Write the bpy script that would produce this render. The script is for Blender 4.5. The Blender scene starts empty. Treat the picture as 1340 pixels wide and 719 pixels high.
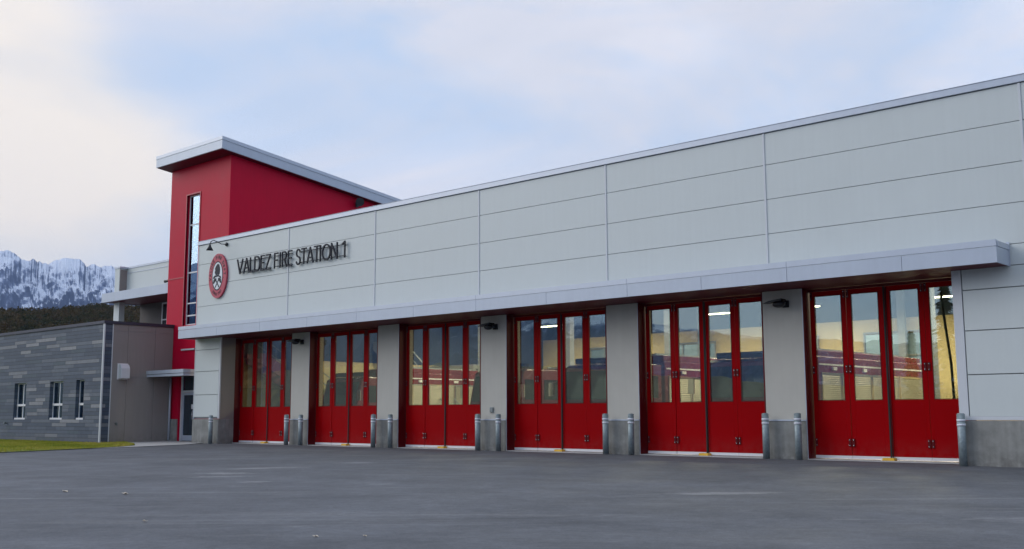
import bpy, bmesh, math, random
from mathutils import Vector, Matrix, noise
R = math.radians
random.seed(7)
S = bpy.context.scene
C = S.collection

# ------------------------------------------------------------------ mesh helpers
class MB:
    def __init__(s): s.v = []; s.f = []; s.sm = []
    def add(s, vs, fs, smooth=False):
        n = len(s.v); s.v += [tuple(v) for v in vs]
        for f in fs: s.f.append([n + i for i in f]); s.sm.append(smooth)
        return s
    def box(s, x0, x1, y0, y1, z0, z1):
        if x1 < x0: x0, x1 = x1, x0
        if y1 < y0: y0, y1 = y1, y0
        if z1 < z0: z0, z1 = z1, z0
        return s.add([(x0,y0,z0),(x1,y0,z0),(x1,y1,z0),(x0,y1,z0),(x0,y0,z1),(x1,y0,z1),(x1,y1,z1),(x0,y1,z1)],
              [(0,3,2,1),(4,5,6,7),(0,1,5,4),(1,2,6,5),(2,3,7,6),(3,0,4,7)])
    def prism(s, pts, a, b, axis='x', smooth=False):
        # polygon pts (2D) extruded from a to b along axis
        n = len(pts); vs = []
        for t in (a, b):
            for p, q in pts:
                vs.append({'x': (t, p, q), 'y': (p, t, q), 'z': (p, q, t)}[axis])
        s.add(vs, [list(range(n))[::-1], [n + i for i in range(n)]])
        m = len(s.v) - 2 * n
        for i in range(n):
            j = (i + 1) % n
            s.f.append([m + i, m + j, m + n + j, m + n + i]); s.sm.append(smooth)
        return s
    def tube(s, path, r, seg=10, smooth=True, cap=True):
        path = [Vector(p) for p in path]; rr = r if isinstance(r, (list, tuple)) else [r] * len(path)
        n0 = len(s.v); prev = None
        for i, p in enumerate(path):
            d = (path[min(i+1, len(path)-1)] - path[max(i-1, 0)])
            d = d.normalized() if d.length > 1e-9 else Vector((0,0,1))
            if prev is None:
                a = Vector((0,0,1)) if abs(d.z) < .9 else Vector((1,0,0))
                u = d.cross(a).normalized()
            else:
                u = (prev - d * prev.dot(d)).normalized()
            w = d.cross(u); prev = u
            for k in range(seg):
                t = 2 * math.pi * k / seg
                s.v.append(tuple(p + (u * math.cos(t) + w * math.sin(t)) * rr[i]))
        for i in range(len(path) - 1):
            for k in range(seg):
                k2 = (k + 1) % seg
                s.f.append([n0+i*seg+k, n0+i*seg+k2, n0+(i+1)*seg+k2, n0+(i+1)*seg+k]); s.sm.append(smooth)
        if cap:
            s.f.append([n0 + k for k in range(seg)][::-1]); s.sm.append(False)
            e = n0 + (len(path)-1)*seg
            s.f.append([e + k for k in range(seg)]); s.sm.append(False)
        return s
    def ball(s, c, r, seg=12, rings=8):
        rx, ry, rz = r if isinstance(r, (tuple, list)) else (r, r, r)
        vs = [(c[0], c[1], c[2]+rz)]
        for i in range(1, rings):
            t = math.pi*i/rings
            for k in range(seg):
                a = 2*math.pi*k/seg
                vs.append((c[0]+rx*math.sin(t)*math.cos(a), c[1]+ry*math.sin(t)*math.sin(a), c[2]+rz*math.cos(t)))
        vs.append((c[0], c[1], c[2]-rz)); fs = []
        for k in range(seg):
            k2 = (k+1) % seg
            fs.append((0, 1+k, 1+k2)); b = 1+(rings-2)*seg
            fs.append((len(vs)-1, b+k2, b+k))
            for i in range(rings-2):
                fs.append((1+i*seg+k, 1+(i+1)*seg+k, 1+(i+1)*seg+k2, 1+i*seg+k2))
        return s.add(vs, fs, True)
    def build(s, name, m, parent=None, bevel=0, loc=None, fix=True):
        me = bpy.data.meshes.new(name)
        off = Vector(loc) if loc is not None else (Vector(parent.get('_o', (0,0,0))) if parent else Vector((0,0,0)))
        me.from_pydata([tuple(Vector(v) - off) for v in s.v], [], s.f)
        me.polygons.foreach_set('use_smooth', s.sm)
        if fix:
            bm = bmesh.new(); bm.from_mesh(me); bmesh.ops.recalc_face_normals(bm, faces=bm.faces); bm.to_mesh(me); bm.free()
        me.materials.append(m)
        o = bpy.data.objects.new(name, me); C.objects.link(o)
        if parent: o.parent = parent; o['_o'] = tuple(off)
        else: o.location = off; o['_o'] = tuple(off)
        if bevel:
            b = o.modifiers.new('bevel', 'BEVEL'); b.width = bevel; b.segments = 2; b.limit_method = 'ANGLE'; b.angle_limit = R(50)
        return o
def tag(o, label=None, cat=None, group=None, kind=None):
    if label: o['label'] = label
    if cat: o['category'] = cat
    if group: o['group'] = group
    if kind: o['kind'] = kind
    return o
def thing(name, label, cat, loc, group=None):
    o = bpy.data.objects.new(name, None); C.objects.link(o); o.location = loc; o['_o'] = tuple(loc)
    o.empty_display_size = .2
    return tag(o, label, cat, group)
def kids(o): return [c for c in C.objects if c.parent == o]
def copy_tree(o, parent=None):
    c = o.copy(); C.objects.link(c)
    if parent: c.parent = parent
    for k in kids(o): copy_tree(k, c)
    return c

# ------------------------------------------------------------------ materials
def mat(name, col, rough=.5, metal=0, var=.06, nscale=3, bump=0, bscale=40, spec=None, emit=None, estr=0, streak=0):
    m = bpy.data.materials.new(name); m.use_nodes = True; nt = m.node_tree; N = nt.nodes; L = nt.links
    b = N['Principled BSDF']; b.inputs['Roughness'].default_value = rough; b.inputs['Metallic'].default_value = metal
    tc = N.new('ShaderNodeTexCoord')
    ns = N.new('ShaderNodeTexNoise'); ns.inputs['Scale'].default_value = nscale; ns.inputs['Detail'].default_value = 6; ns.inputs['Roughness'].default_value = .65
    L.new(tc.outputs['Object'], ns.inputs['Vector'])
    mr = N.new('ShaderNodeMapRange'); mr.inputs['From Min'].default_value = .25; mr.inputs['From Max'].default_value = .75
    mr.inputs['To Min'].default_value = 1 - var; mr.inputs['To Max'].default_value = 1 + var
    L.new(ns.outputs['Fac'], mr.inputs['Value'])
    mx = N.new('ShaderNodeVectorMath'); mx.operation = 'SCALE'; mx.inputs[0].default_value = col[:3]
    L.new(mr.outputs[0], mx.inputs['Scale']); last = mx.outputs[0]
    if streak:
        mp = N.new('ShaderNodeMapping'); mp.inputs['Scale'].default_value = (6, 6, .35); L.new(tc.outputs['Object'], mp.inputs['Vector'])
        n2 = N.new('ShaderNodeTexNoise'); n2.inputs['Scale'].default_value = 1.6; n2.inputs['Detail'].default_value = 5; L.new(mp.outputs[0], n2.inputs['Vector'])
        m2 = N.new('ShaderNodeMapRange'); m2.inputs['From Min'].default_value = .35; m2.inputs['From Max'].default_value = .7
        m2.inputs['To Min'].default_value = 1; m2.inputs['To Max'].default_value = 1 - streak; L.new(n2.outputs['Fac'], m2.inputs['Value'])
        sc = N.new('ShaderNodeVectorMath'); sc.operation = 'SCALE'; L.new(last, sc.inputs[0]); L.new(m2.outputs[0], sc.inputs['Scale']); last = sc.outputs[0]
    L.new(last, b.inputs['Base Color'])
    mr2 = N.new('ShaderNodeMapRange'); mr2.inputs['To Min'].default_value = max(.02, rough - .08); mr2.inputs['To Max'].default_value = min(1, rough + .1)
    L.new(ns.outputs['Fac'], mr2.inputs['Value']); L.new(mr2.outputs[0], b.inputs['Roughness'])
    if bump:
        n3 = N.new('ShaderNodeTexNoise'); n3.inputs['Scale'].default_value = bscale; n3.inputs['Detail'].default_value = 4
        L.new(tc.outputs['Object'], n3.inputs['Vector'])
        bp = N.new('ShaderNodeBump'); bp.inputs['Strength'].default_value = bump; bp.inputs['Distance'].default_value = .02
        L.new(n3.outputs['Fac'], bp.inputs['Height']); L.new(bp.outputs[0], b.inputs['Normal'])
    if spec is not None: b.inputs['Specular IOR Level'].default_value = spec
    if emit: b.inputs['Emission Color'].default_value = (*emit, 1); b.inputs['Emission Strength'].default_value = estr
    return m

def ribbed(m, axis, period, strength, dist=.01):
    """adds fine parallel ribs to a material as bump"""
    nt = m.node_tree; N = nt.nodes; L = nt.links; b = N['Principled BSDF']
    tc = N.new('ShaderNodeTexCoord'); sx = N.new('ShaderNodeSeparateXYZ'); L.new(tc.outputs['Object'], sx.inputs[0])
    ad = N.new('ShaderNodeMath'); ad.operation = 'ADD'
    if axis == 'xy': L.new(sx.outputs['X'], ad.inputs[0]); L.new(sx.outputs['Y'], ad.inputs[1])
    else: L.new(sx.outputs[axis.upper()], ad.inputs[0]); ad.inputs[1].default_value = 0
    mu = N.new('ShaderNodeMath'); mu.operation = 'MULTIPLY'; mu.inputs[1].default_value = 2*math.pi/period; L.new(ad.outputs[0], mu.inputs[0])
    sn = N.new('ShaderNodeMath'); sn.operation = 'SINE'; L.new(mu.outputs[0], sn.inputs[0])
    bp = N.new('ShaderNodeBump'); bp.inputs['Strength'].default_value = strength; bp.inputs['Distance'].default_value = dist
    L.new(sn.outputs[0], bp.inputs['Height'])
    if b.inputs['Normal'].links: L.new(b.inputs['Normal'].links[0].from_socket, bp.inputs['Normal'])
    L.new(bp.outputs[0], b.inputs['Normal']); return m

M = {}
M['panel'] = ribbed(mat('white_metal_panel', (.585,.635,.63), .42, .0, .03, .35, streak=.025), 'x', .05, .02, .003)
M['panel_gap'] = mat('panel_joint', (.30,.31,.32), .8)
M['trim'] = mat('pale_trim', (.60,.63,.66), .4, .0, .03)
M['canopy'] = mat('blue_grey_metal', (.47,.53,.62), .38, .15, .04, 1.2, streak=.04)
M['canopy_cap'] = mat('canopy_flashing', (.50,.555,.64), .35, .2, .04)
M['stucco'] = mat('pale_stucco', (.51,.50,.45), .85, 0, .05, 1.5, .25, 120, streak=.04)
M['concrete'] = mat('board_concrete', (.27,.275,.26), .8, 0, .32, 2.2, .3, 60, streak=.18)
M['slab'] = mat('walk_concrete', (.42,.42,.41), .8, 0, .12, 2, .2, 50)
M['door_red'] = mat('door_red_paint', (.32,.0,.002), .42, 0, .05, 1.4, .02, 12, spec=.04)
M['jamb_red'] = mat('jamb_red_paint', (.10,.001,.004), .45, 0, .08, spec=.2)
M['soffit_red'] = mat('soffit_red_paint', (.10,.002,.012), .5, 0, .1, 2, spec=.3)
M['tower_red'] = ribbed(mat('tower_red_siding', (.54,.0,.03), .45, 0, .06, .8, streak=.06, spec=.16), 'xy', .08, .25, .004)
M['tower_trim'] = mat('red_trim', (.42,.02,.035), .4)
M['tan'] = mat('tan_fibre_cement', (.265,.245,.232), .7, 0, .05, .9, .08, 90, streak=.05)
M['tan2'] = mat('brown_fibre_cement', (.24,.215,.20), .7, 0, .05, .9)
M['tan2_shaded'] = mat('shaded_brown_panel', (.10,.09,.085), .7)  # brown panel colour darkened to paint in the shade under the upper canopy
M['dark_cap'] = mat('dark_coping', (.045,.05,.075), .4, .3)
M['galv'] = mat('galvanised_steel', (.28,.34,.36), .5, .35, .30, 14, .1, 60, streak=.15)
M['white_band'] = mat('white_reflective_band', (.72,.74,.80), .4)
M['yellow'] = mat('yellow_paint', (.70,.42,.03), .5, 0, .15, 6)
M['white'] = mat('white_paint', (.72,.72,.74), .45, 0, .05)
M['black'] = mat('black_metal', (.015,.017,.022), .45, .2)
M['letter'] = mat('dark_letter_paint', (.010,.014,.026), .5, 0, spec=.25)
M['chrome'] = mat('chrome', (.7,.7,.72), .15, 1)
M['rubber'] = mat('black_rubber', (.02,.02,.02), .8)
M['truck_red'] = mat('truck_red_paint', (.15,.004,.015), .25, 0, .03)
M['truck_dark'] = mat('truck_dark_glass', (.012,.018,.022), .08)
M['shutter'] = ribbed(mat('aluminium_shutter', (.36,.33,.26), .4, .5), 'z', .06, .5, .01)
M['tan_wall'] = mat('warm_tan_interior', (.50,.40,.22), .8, 0, .05, .6)
M['grey_int'] = mat('grey_interior', (.22,.23,.24), .7)
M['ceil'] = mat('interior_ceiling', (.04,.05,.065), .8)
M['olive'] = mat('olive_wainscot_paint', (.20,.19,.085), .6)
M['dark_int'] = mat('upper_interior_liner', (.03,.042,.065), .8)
M['floor_int'] = mat('sealed_concrete_floor', (.25,.24,.22), .3, 0, .15, 1)
M['steel_blue'] = mat('blue_grey_duct', (.20,.28,.36), .4, .4)
M['purple'] = mat('stair_stringer_paint', (.22,.03,.07), .5)
M['lamp_on'] = mat('lit_lamp', (.9,.9,.85), .5, emit=(1,.86,.6), estr=14)
M['headlamp'] = mat('headlamp_glass', (.85,.85,.85), .1)
M['emblem_red'] = mat('emblem_red', (.46,.045,.085), .45)
M['emblem_white'] = mat('emblem_white', (.72,.76,.80), .5)
M['hose'] = mat('black_hose', (.02,.02,.02), .6)

def glass(name, refl=.22, tint=(.62,.72,.70), rough=.005, tintr=(.80,.93,.95)):
    m = bpy.data.materials.new(name); m.use_nodes = True; nt = m.node_tree; N = nt.nodes; L = nt.links
    N.remove(N['Principled BSDF']); out = N['Material Output']
    tr = N.new('ShaderNodeBsdfTransparent'); tr.inputs[0].default_value = (*tint, 1)
    gl = N.new('ShaderNodeBsdfGlossy'); gl.inputs['Roughness'].default_value = rough; gl.inputs[0].default_value = (*tintr, 1)
    tc = N.new('ShaderNodeTexCoord'); ns = N.new('ShaderNodeTexNoise'); ns.inputs['Scale'].default_value = 1.3; ns.inputs['Detail'].default_value = 1
    L.new(tc.outputs['Object'], ns.inputs['Vector'])
    bp = N.new('ShaderNodeBump'); bp.inputs['Strength'].default_value = .04; bp.inputs['Distance'].default_value = .02; L.new(ns.outputs['Fac'], bp.inputs['Height']); L.new(bp.outputs[0], gl.inputs['Normal'])
    lw = N.new('ShaderNodeLayerWeight'); lw.inputs['Blend'].default_value = .5
    pw = N.new('ShaderNodeMath'); pw.operation = 'POWER'; L.new(lw.outputs['Facing'], pw.inputs[0]); pw.inputs[1].default_value = 4
    mr = N.new('ShaderNodeMapRange'); mr.inputs['To Min'].default_value = refl; mr.inputs['To Max'].default_value = 1; L.new(pw.outputs[0], mr.inputs['Value'])
    mx = N.new('ShaderNodeMixShader'); L.new(mr.outputs[0], mx.inputs[0]); L.new(tr.outputs[0], mx.inputs[1]); L.new(gl.outputs[0], mx.inputs[2])
    L.new(mx.outputs[0], out.inputs['Surface']); return m
M['glass'] = glass('door_glass', .25, (.80,.84,.78))
M['glass_dark'] = glass('window_glass', .26, (.35,.42,.5), tintr=(.62,.82,1.0))

def cladding():
    """rows of long grey planks of random length and three tones"""
    m = bpy.data.materials.new('grey_plank_cladding'); m.use_nodes = True; nt = m.node_tree; N = nt.nodes; L = nt.links; b = N['Principled BSDF']
    tc = N.new('ShaderNodeTexCoord'); sx = N.new('ShaderNodeSeparateXYZ'); L.new(tc.outputs['Object'], sx.inputs[0])
    def mth(op, a, c=None, v=None):
        n = N.new('ShaderNodeMath'); n.operation = op
        if isinstance(a, (int, float)): n.inputs[0].default_value = a
        else: L.new(a, n.inputs[0])
        if c is not None:
            if isinstance(c, (int, float)): n.inputs[1].default_value = c
            else: L.new(c, n.inputs[1])
        return n.outputs[0]
    h = mth('DIVIDE', sx.outputs['Z'], .163); row = mth('FLOOR', h); fz = mth('FRACT', h)
    wn = N.new('ShaderNodeTexWhiteNoise'); wn.noise_dimensions = '1D'; L.new(row, wn.inputs['W'])
    xy = mth('ADD', sx.outputs['X'], sx.outputs['Y'])
    u0 = mth('ADD', mth('DIVIDE', xy, 1.45), mth('MULTIPLY', wn.outputs['Value'], 17.3))
    # irregular plank length: warp u
    wv = mth('MULTIPLY', mth('SINE', mth('ADD', mth('MULTIPLY', u0, 2.4), mth('MULTIPLY', row, 1.7))), .22)
    u = mth('ADD', u0, wv); col = mth('FLOOR', u); fx = mth('FRACT', u)
    cv = N.new('ShaderNodeCombineXYZ'); L.new(col, cv.inputs[0]); L.new(row, cv.inputs[1])
    w2 = N.new('ShaderNodeTexWhiteNoise'); w2.noise_dimensions = '3D'; L.new(cv.outputs[0], w2.inputs['Vector'])
    cr = N.new('ShaderNodeValToRGB'); cr.color_ramp.interpolation = 'CONSTANT'; e = cr.color_ramp.elements
    e[0].position = 0; e[0].color = (.050,.072,.112,1); e[1].position = .38; e[1].color = (.072,.096,.140,1)
    for p, c in ((.62,(.10,.122,.16,1)), (.78,(.058,.086,.118,1)), (.885,(.22,.23,.255,1)), (.95,(.17,.185,.215,1))):
        x = e.new(p); x.color = c
    L.new(w2.outputs['Value'], cr.inputs[0])
    # joints
    jz = mth('LESS_THAN', fz, .09); jx = mth('LESS_THAN', fx, .006); j = mth('MAXIMUM', jz, jx)
    mx = N.new('ShaderNodeMix'); mx.data_type = 'RGBA'; L.new(j, mx.inputs['Factor']); L.new(cr.outputs[0], mx.inputs['A']); mx.inputs['B'].default_value = (.03,.035,.045,1)
    ns = N.new('ShaderNodeTexNoise'); ns.inputs['Scale'].default_value = 5; ns.inputs['Detail'].default_value = 6; L.new(tc.outputs['Object'], ns.inputs['Vector'])
    mr = N.new('ShaderNodeMapRange'); mr.inputs['To Min'].default_value = .75; mr.inputs['To Max'].default_value = 1.25; L.new(ns.outputs['Fac'], mr.inputs['Value'])
    sc = N.new('ShaderNodeVectorMath'); sc.operation = 'SCALE'; L.new(mx.outputs['Result'], sc.inputs[0]); L.new(mr.outputs[0], sc.inputs['Scale'])
    L.new(sc.outputs[0], b.inputs['Base Color']); b.inputs['Roughness'].default_value = .6
    bp = N.new('ShaderNodeBump'); bp.invert = True; bp.inputs['Distance'].default_value = .01; bp.inputs['Strength'].default_value = .8; L.new(j, bp.inputs['Height']); L.new(bp.outputs[0], b.inputs['Normal'])
    return m
M['cladding'] = cladding()

def asphalt():
    m = bpy.data.materials.new('asphalt'); m.use_nodes = True; nt = m.node_tree; N = nt.nodes; L = nt.links; b = N['Principled BSDF']
    tc = N.new('ShaderNodeTexCoord')
    def nz(scale, detail, mp=None, rough=.6):
        n = N.new('ShaderNodeTexNoise'); n.inputs['Scale'].default_value = scale; n.inputs['Detail'].default_value = detail; n.inputs['Roughness'].default_value = rough
        if mp:
            k0 = N.new('ShaderNodeMapping'); k0.inputs['Rotation'].default_value = (0,0,-mp[1]); L.new(tc.outputs['Object'], k0.inputs['Vector']); k = N.new('ShaderNodeMapping'); k.inputs['Scale'].default_value = mp[0]; L.new(k0.outputs[0], k.inputs['Vector']); L.new(k.outputs[0], n.inputs['Vector'])
        else: L.new(tc.outputs['Object'], n.inputs['Vector'])
        return n.outputs['Fac']
    def rng(v, a, c, lo, hi):
        n = N.new('ShaderNodeMapRange'); n.inputs['From Min'].default_value = a; n.inputs['From Max'].default_value = c; n.inputs['To Min'].default_value = lo; n.inputs['To Max'].default_value = hi; L.new(v, n.inputs['Value']); return n.outputs[0]
    def mul(a, c):
        n = N.new('ShaderNodeMath'); n.operation = 'MULTIPLY'; L.new(a, n.inputs[0]); L.new(c, n.inputs[1]); return n.outputs[0]
    grain = rng(nz(45, 5, None, .8), .3, .7, .70, 1.34)
    mid = rng(nz(1.1, 8, None, .7), .3, .7, .80, 1.2)
    big = rng(nz(.22, 6), .3, .7, .85, 1.18)
    roll = rng(nz(1.0, 3, ((.035,.9,1), R(4))), .35, .65, .9, 1.1)     # roller lanes along the apron
    dust = rng(nz(.55, 7, ((.4,1.6,1), R(30)), .72), .60, .76, 0, 1)  # dried dusty patches
    f = mul(mul(grain, mid), mul(big, roll))
    sc = N.new('ShaderNodeVectorMath'); sc.operation = 'SCALE'; sc.inputs[0].default_value = (.094,.100,.112); L.new(f, sc.inputs['Scale'])
    mx = N.new('ShaderNodeMix'); mx.data_type = 'RGBA'; L.new(sc.outputs[0], mx.inputs['A']); mx.inputs['B'].default_value = (.17,.168,.165,1)
    dm = N.new('ShaderNodeMath'); dm.operation = 'MULTIPLY'; dm.inputs[1].default_value = .5; L.new(dust, dm.inputs[0]); L.new(dm.outputs[0], mx.inputs['Factor'])
    # fine pale scrapes and tyre scuffs, drawn out along the driving directions
    scr = rng(nz(1.0, 6, ((.13,3.2,1), R(36)), .62), .56, .72, 0, .75)
    scr2 = rng(nz(1.0, 5, ((.45,1.7,1), R(44)), .65), .64, .72, 0, .95)
    gate = rng(nz(.12, 3), .36, .56, .1, 1)
    sm = N.new('ShaderNodeMath'); sm.operation = 'MAXIMUM'; L.new(scr, sm.inputs[0]); L.new(scr2, sm.inputs[1])
    m2 = N.new('ShaderNodeMix'); m2.data_type = 'RGBA'; L.new(mul(sm.outputs[0], gate), m2.inputs['Factor']); L.new(mx.outputs['Result'], m2.inputs['A']); m2.inputs['B'].default_value = (.20,.205,.215,1)
    drk = rng(nz(.8, 5, ((.2,1.3,1), R(46))), .58, .72, 1, .74)
    # a few dried pale stains with places of their own
    last = m2.outputs['Result']; edge = nz(2.2, 6, None, .75)
    for sx_, sy_, ra, rb, th in ((-21.4,-10.2,1.0,.42,30), (-20.6,-10.9,.9,.30,44), (-22.3,-8.6,1.5,.35,52), (-21.9,-5.9,.9,.35,40), (-18.6,-11.4,.5,.2,44), (-9.2,-8.6,1.4,.3,40), (-3.5,-9.5,1.3,.4,30)):
        q1 = N.new('ShaderNodeVectorMath'); q1.operation = 'SUBTRACT'; L.new(tc.outputs['Object'], q1.inputs[0]); q1.inputs[1].default_value = (sx_, sy_, -.2)
        q2 = N.new('ShaderNodeMapping'); q2.inputs['Rotation'].default_value = (0,0,-R(th)); L.new(q1.outputs[0], q2.inputs['Vector'])
        q3 = N.new('ShaderNodeVectorMath'); q3.operation = 'MULTIPLY'; L.new(q2.outputs[0], q3.inputs[0]); q3.inputs[1].default_value = (1/ra, 1/rb, 0)
        q4 = N.new('ShaderNodeVectorMath'); q4.operation = 'LENGTH'; L.new(q3.outputs[0], q4.inputs[0])
        q5 = N.new('ShaderNodeMath'); q5.operation = 'MULTIPLY_ADD'; L.new(edge, q5.inputs[0]); q5.inputs[1].default_value = 2.4; L.new(q4.outputs['Value'], q5.inputs[2])
        q6 = rng(q5.outputs[0], 1.5, 2.1, .65, 0)
        q7 = N.new('ShaderNodeMix'); q7.data_type = 'RGBA'; L.new(q6, q7.inputs['Factor']); L.new(last, q7.inputs['A']); q7.inputs['B'].default_value = (.27,.27,.28,1); last = q7.outputs['Result']
    s3 = N.new('ShaderNodeVectorMath'); s3.operation = 'SCALE'; L.new(last, s3.inputs[0]); L.new(mul(drk, rng(nz(7, 7, None, .85), .3, .7, .72, 1.28)), s3.inputs['Scale'])
    spk = rng(nz(17, 3, None, .9), .62, .70, 0, .55); spd = rng(nz(23, 3, None, .9), .63, .70, 0, .6)
    m4 = N.new('ShaderNodeMix'); m4.data_type = 'RGBA'; L.new(spk, m4.inputs['Factor']); L.new(s3.outputs[0], m4.inputs['A']); m4.inputs['B'].default_value = (.24,.245,.255,1)
    m5 = N.new('ShaderNodeMix'); m5.data_type = 'RGBA'; L.new(spd, m5.inputs['Factor']); L.new(m4.outputs['Result'], m5.inputs['A']); m5.inputs['B'].default_value = (.03,.032,.036,1)
    L.new(m5.outputs['Result'], b.inputs['Base Color'])
    L.new(rng(nz(.5, 5), .3, .7, .66, .86), b.inputs['Roughness'])
    bp = N.new('ShaderNodeBump'); bp.inputs['Strength'].default_value = .45; bp.inputs['Distance'].default_value = .006
    L.new(nz(60, 6, None, .8), bp.inputs['Height']); L.new(bp.outputs[0], b.inputs['Normal'])
    return m
M['asphalt'] = asphalt()
M['soil'] = mat('meadow_soil', (.075,.08,.04), .95, 0, .3, .05)
M['lawn'] = mat('lawn_turf', (.13,.17,.035), .9, 0, .35, .8)

def leafmat(name, ramp, scale):
    m = bpy.data.materials.new(name); m.use_nodes = True; nt = m.node_tree; N = nt.nodes; L = nt.links; b = N['Principled BSDF']
    tc = N.new('ShaderNodeTexCoord'); ns = N.new('ShaderNodeTexNoise'); ns.inputs['Scale'].default_value = scale; ns.inputs['Detail'].default_value = 3
    L.new(tc.outputs['Object'], ns.inputs['Vector'])
    cr = N.new('ShaderNodeValToRGB'); e = cr.color_ramp.elements
    e[0].position = .32; e[0].color = (*ramp[0], 1); e[1].position = .68; e[1].color = (*ramp[-1], 1)
    for i, c in enumerate(ramp[1:-1]): x = e.new(.32 + .36*(i+1)/(len(ramp)-1)); x.color = (*c, 1)
    L.new(ns.outputs['Fac'], cr.inputs[0]); L.new(cr.outputs[0], b.inputs['Base Color']); b.inputs['Roughness'].default_value = .8
    b.inputs['Specular IOR Level'].default_value = .2
    return m
M['brush'] = leafmat('autumn_brush_leaves', [(.024,.035,.013),(.055,.052,.018),(.095,.062,.024),(.045,.052,.018)], .11)
M['blade'] = leafmat('grass_blades', [(.16,.22,.02),(.34,.34,.04),(.46,.38,.08)], .55)
M['needles'] = leafmat('spruce_needles', [(.015,.032,.014),(.04,.065,.022)], 1.2)
M['bark'] = mat('bark', (.06,.045,.035), .9, 0, .3, 6)
M['hillside'] = mat('wooded_hillside', (.045,.045,.022), .95, 0, .5, .03)

def mountain_mat():
    m = bpy.data.materials.new('snowy_rock'); m.use_nodes = True; nt = m.node_tree; N = nt.nodes; L = nt.links; b = N['Principled BSDF']
    g = N.new('ShaderNodeNewGeometry'); sx = N.new('ShaderNodeSeparateXYZ'); L.new(g.outputs['Normal'], sx.inputs[0])
    sp = N.new('ShaderNodeSeparateXYZ'); L.new(g.outputs['Position'], sp.inputs[0])
    ns = N.new('ShaderNodeTexNoise'); ns.inputs['Scale'].default_value = .010; ns.inputs['Detail'].default_value = 6; ns.inputs['Roughness'].default_value = .6; L.new(g.outputs['Position'], ns.inputs['Vector'])
    n1 = N.new('ShaderNodeMath'); n1.operation = 'MULTIPLY_ADD'; L.new(ns.outputs['Fac'], n1.inputs[0]); n1.inputs[1].default_value = .75; L.new(sx.outputs['Z'], n1.inputs[2])
    hz = N.new('ShaderNodeMapRange'); hz.inputs['From Min'].default_value = 330; hz.inputs['From Max'].default_value = 470; hz.inputs['To Min'].default_value = -.45; hz.inputs['To Max'].default_value = .03; L.new(sp.outputs['Z'], hz.inputs['Value'])
    n2 = N.new('ShaderNodeMath'); n2.operation = 'ADD'; L.new(n1.outputs[0], n2.inputs[0]); L.new(hz.outputs[0], n2.inputs[1])
    cr = N.new('ShaderNodeValToRGB'); e = cr.color_ramp.elements; e[0].position = .45; e[0].color = (.03,.045,.085,1); e[1].position = .63; e[1].color = (.72,.78,.88,1)
    x = e.new(.53); x.color = (.14,.18,.29,1)
    mr = N.new('ShaderNodeMapRange'); mr.inputs['From Min'].default_value = .30; mr.inputs['From Max'].default_value = 1.60; L.new(n2.outputs[0], mr.inputs['Value'])
    L.new(mr.outputs[0], cr.inputs[0]); L.new(cr.outputs[0], b.inputs['Base Color']); b.inputs['Roughness'].default_value = .9
    return m
M['mountain'] = mountain_mat()

def grime(m, h=.55, amt=.30, col=(.16,.13,.12,1)):
    """road dust splashed up the lowest part of a surface, broken by noise"""
    nt = m.node_tree; N = nt.nodes; L = nt.links; b = N['Principled BSDF']; src = b.inputs['Base Color'].links[0].from_socket
    tc = N.new('ShaderNodeTexCoord'); sx = N.new('ShaderNodeSeparateXYZ'); L.new(tc.outputs['Object'], sx.inputs[0])
    r = N.new('ShaderNodeMapRange'); r.inputs['From Min'].default_value = .05; r.inputs['From Max'].default_value = h; r.inputs['To Min'].default_value = 1; r.inputs['To Max'].default_value = 0; L.new(sx.outputs['Z'], r.inputs['Value'])
    n = N.new('ShaderNodeTexNoise'); n.inputs['Scale'].default_value = 5; n.inputs['Detail'].default_value = 7; n.inputs['Roughness'].default_value = .7; L.new(tc.outputs['Object'], n.inputs['Vector'])
    r2 = N.new('ShaderNodeMapRange'); r2.inputs['From Min'].default_value = .35; r2.inputs['From Max'].default_value = .68; r2.inputs['To Max'].default_value = amt; L.new(n.outputs['Fac'], r2.inputs['Value'])
    mu = N.new('ShaderNodeMath'); mu.operation = 'MULTIPLY'; L.new(r.outputs[0], mu.inputs[0]); L.new(r2.outputs[0], mu.inputs[1])
    mx = N.new('ShaderNodeMix'); mx.data_type = 'RGBA'; L.new(mu.outputs[0], mx.inputs['Factor']); L.new(src, mx.inputs['A']); mx.inputs['B'].default_value = col
    L.new(mx.outputs['Result'], b.inputs['Base Color'])
grime(M['door_red'], .6, .16); grime(M['concrete'], .35, .8, (.10,.095,.09,1)); grime(M['galv'], .3, .6, (.12,.115,.11,1)); grime(M['cladding'], .4, .5, (.10,.095,.08,1)); grime(M['tan'], .5, .5, (.12,.11,.10,1))

# ------------------------------------------------------------------ setting: ground
def gz(y): return 0.0 if y >= 0 else (-.016 * -y if y > -50 else -.8)
def sheet(name, x0, x1, ys, dz, m, kind='structure', edge=None):
    b = MB()
    for i, y in enumerate(ys):
        b.v += [(x0, y, gz(y)+dz), (x1, y, gz(y)+dz)]
    for i in range(len(ys)-1): b.f.append([2*i, 2*i+1, 2*i+3, 2*i+2]); b.sm.append(False)
    return tag(b.build(name, m), kind=kind)
sheet('ground', -5700, 5700, [-5700,-50,0,5700], -.034, M['soil'])
sheet('asphalt_apron', -38.62, 45, [-90,-50,-25,0,.66], -.012, M['asphalt'])
sheet('asphalt_lot', -38.62, 45, [-160,-90.05], -.016, M['asphalt'])
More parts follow.
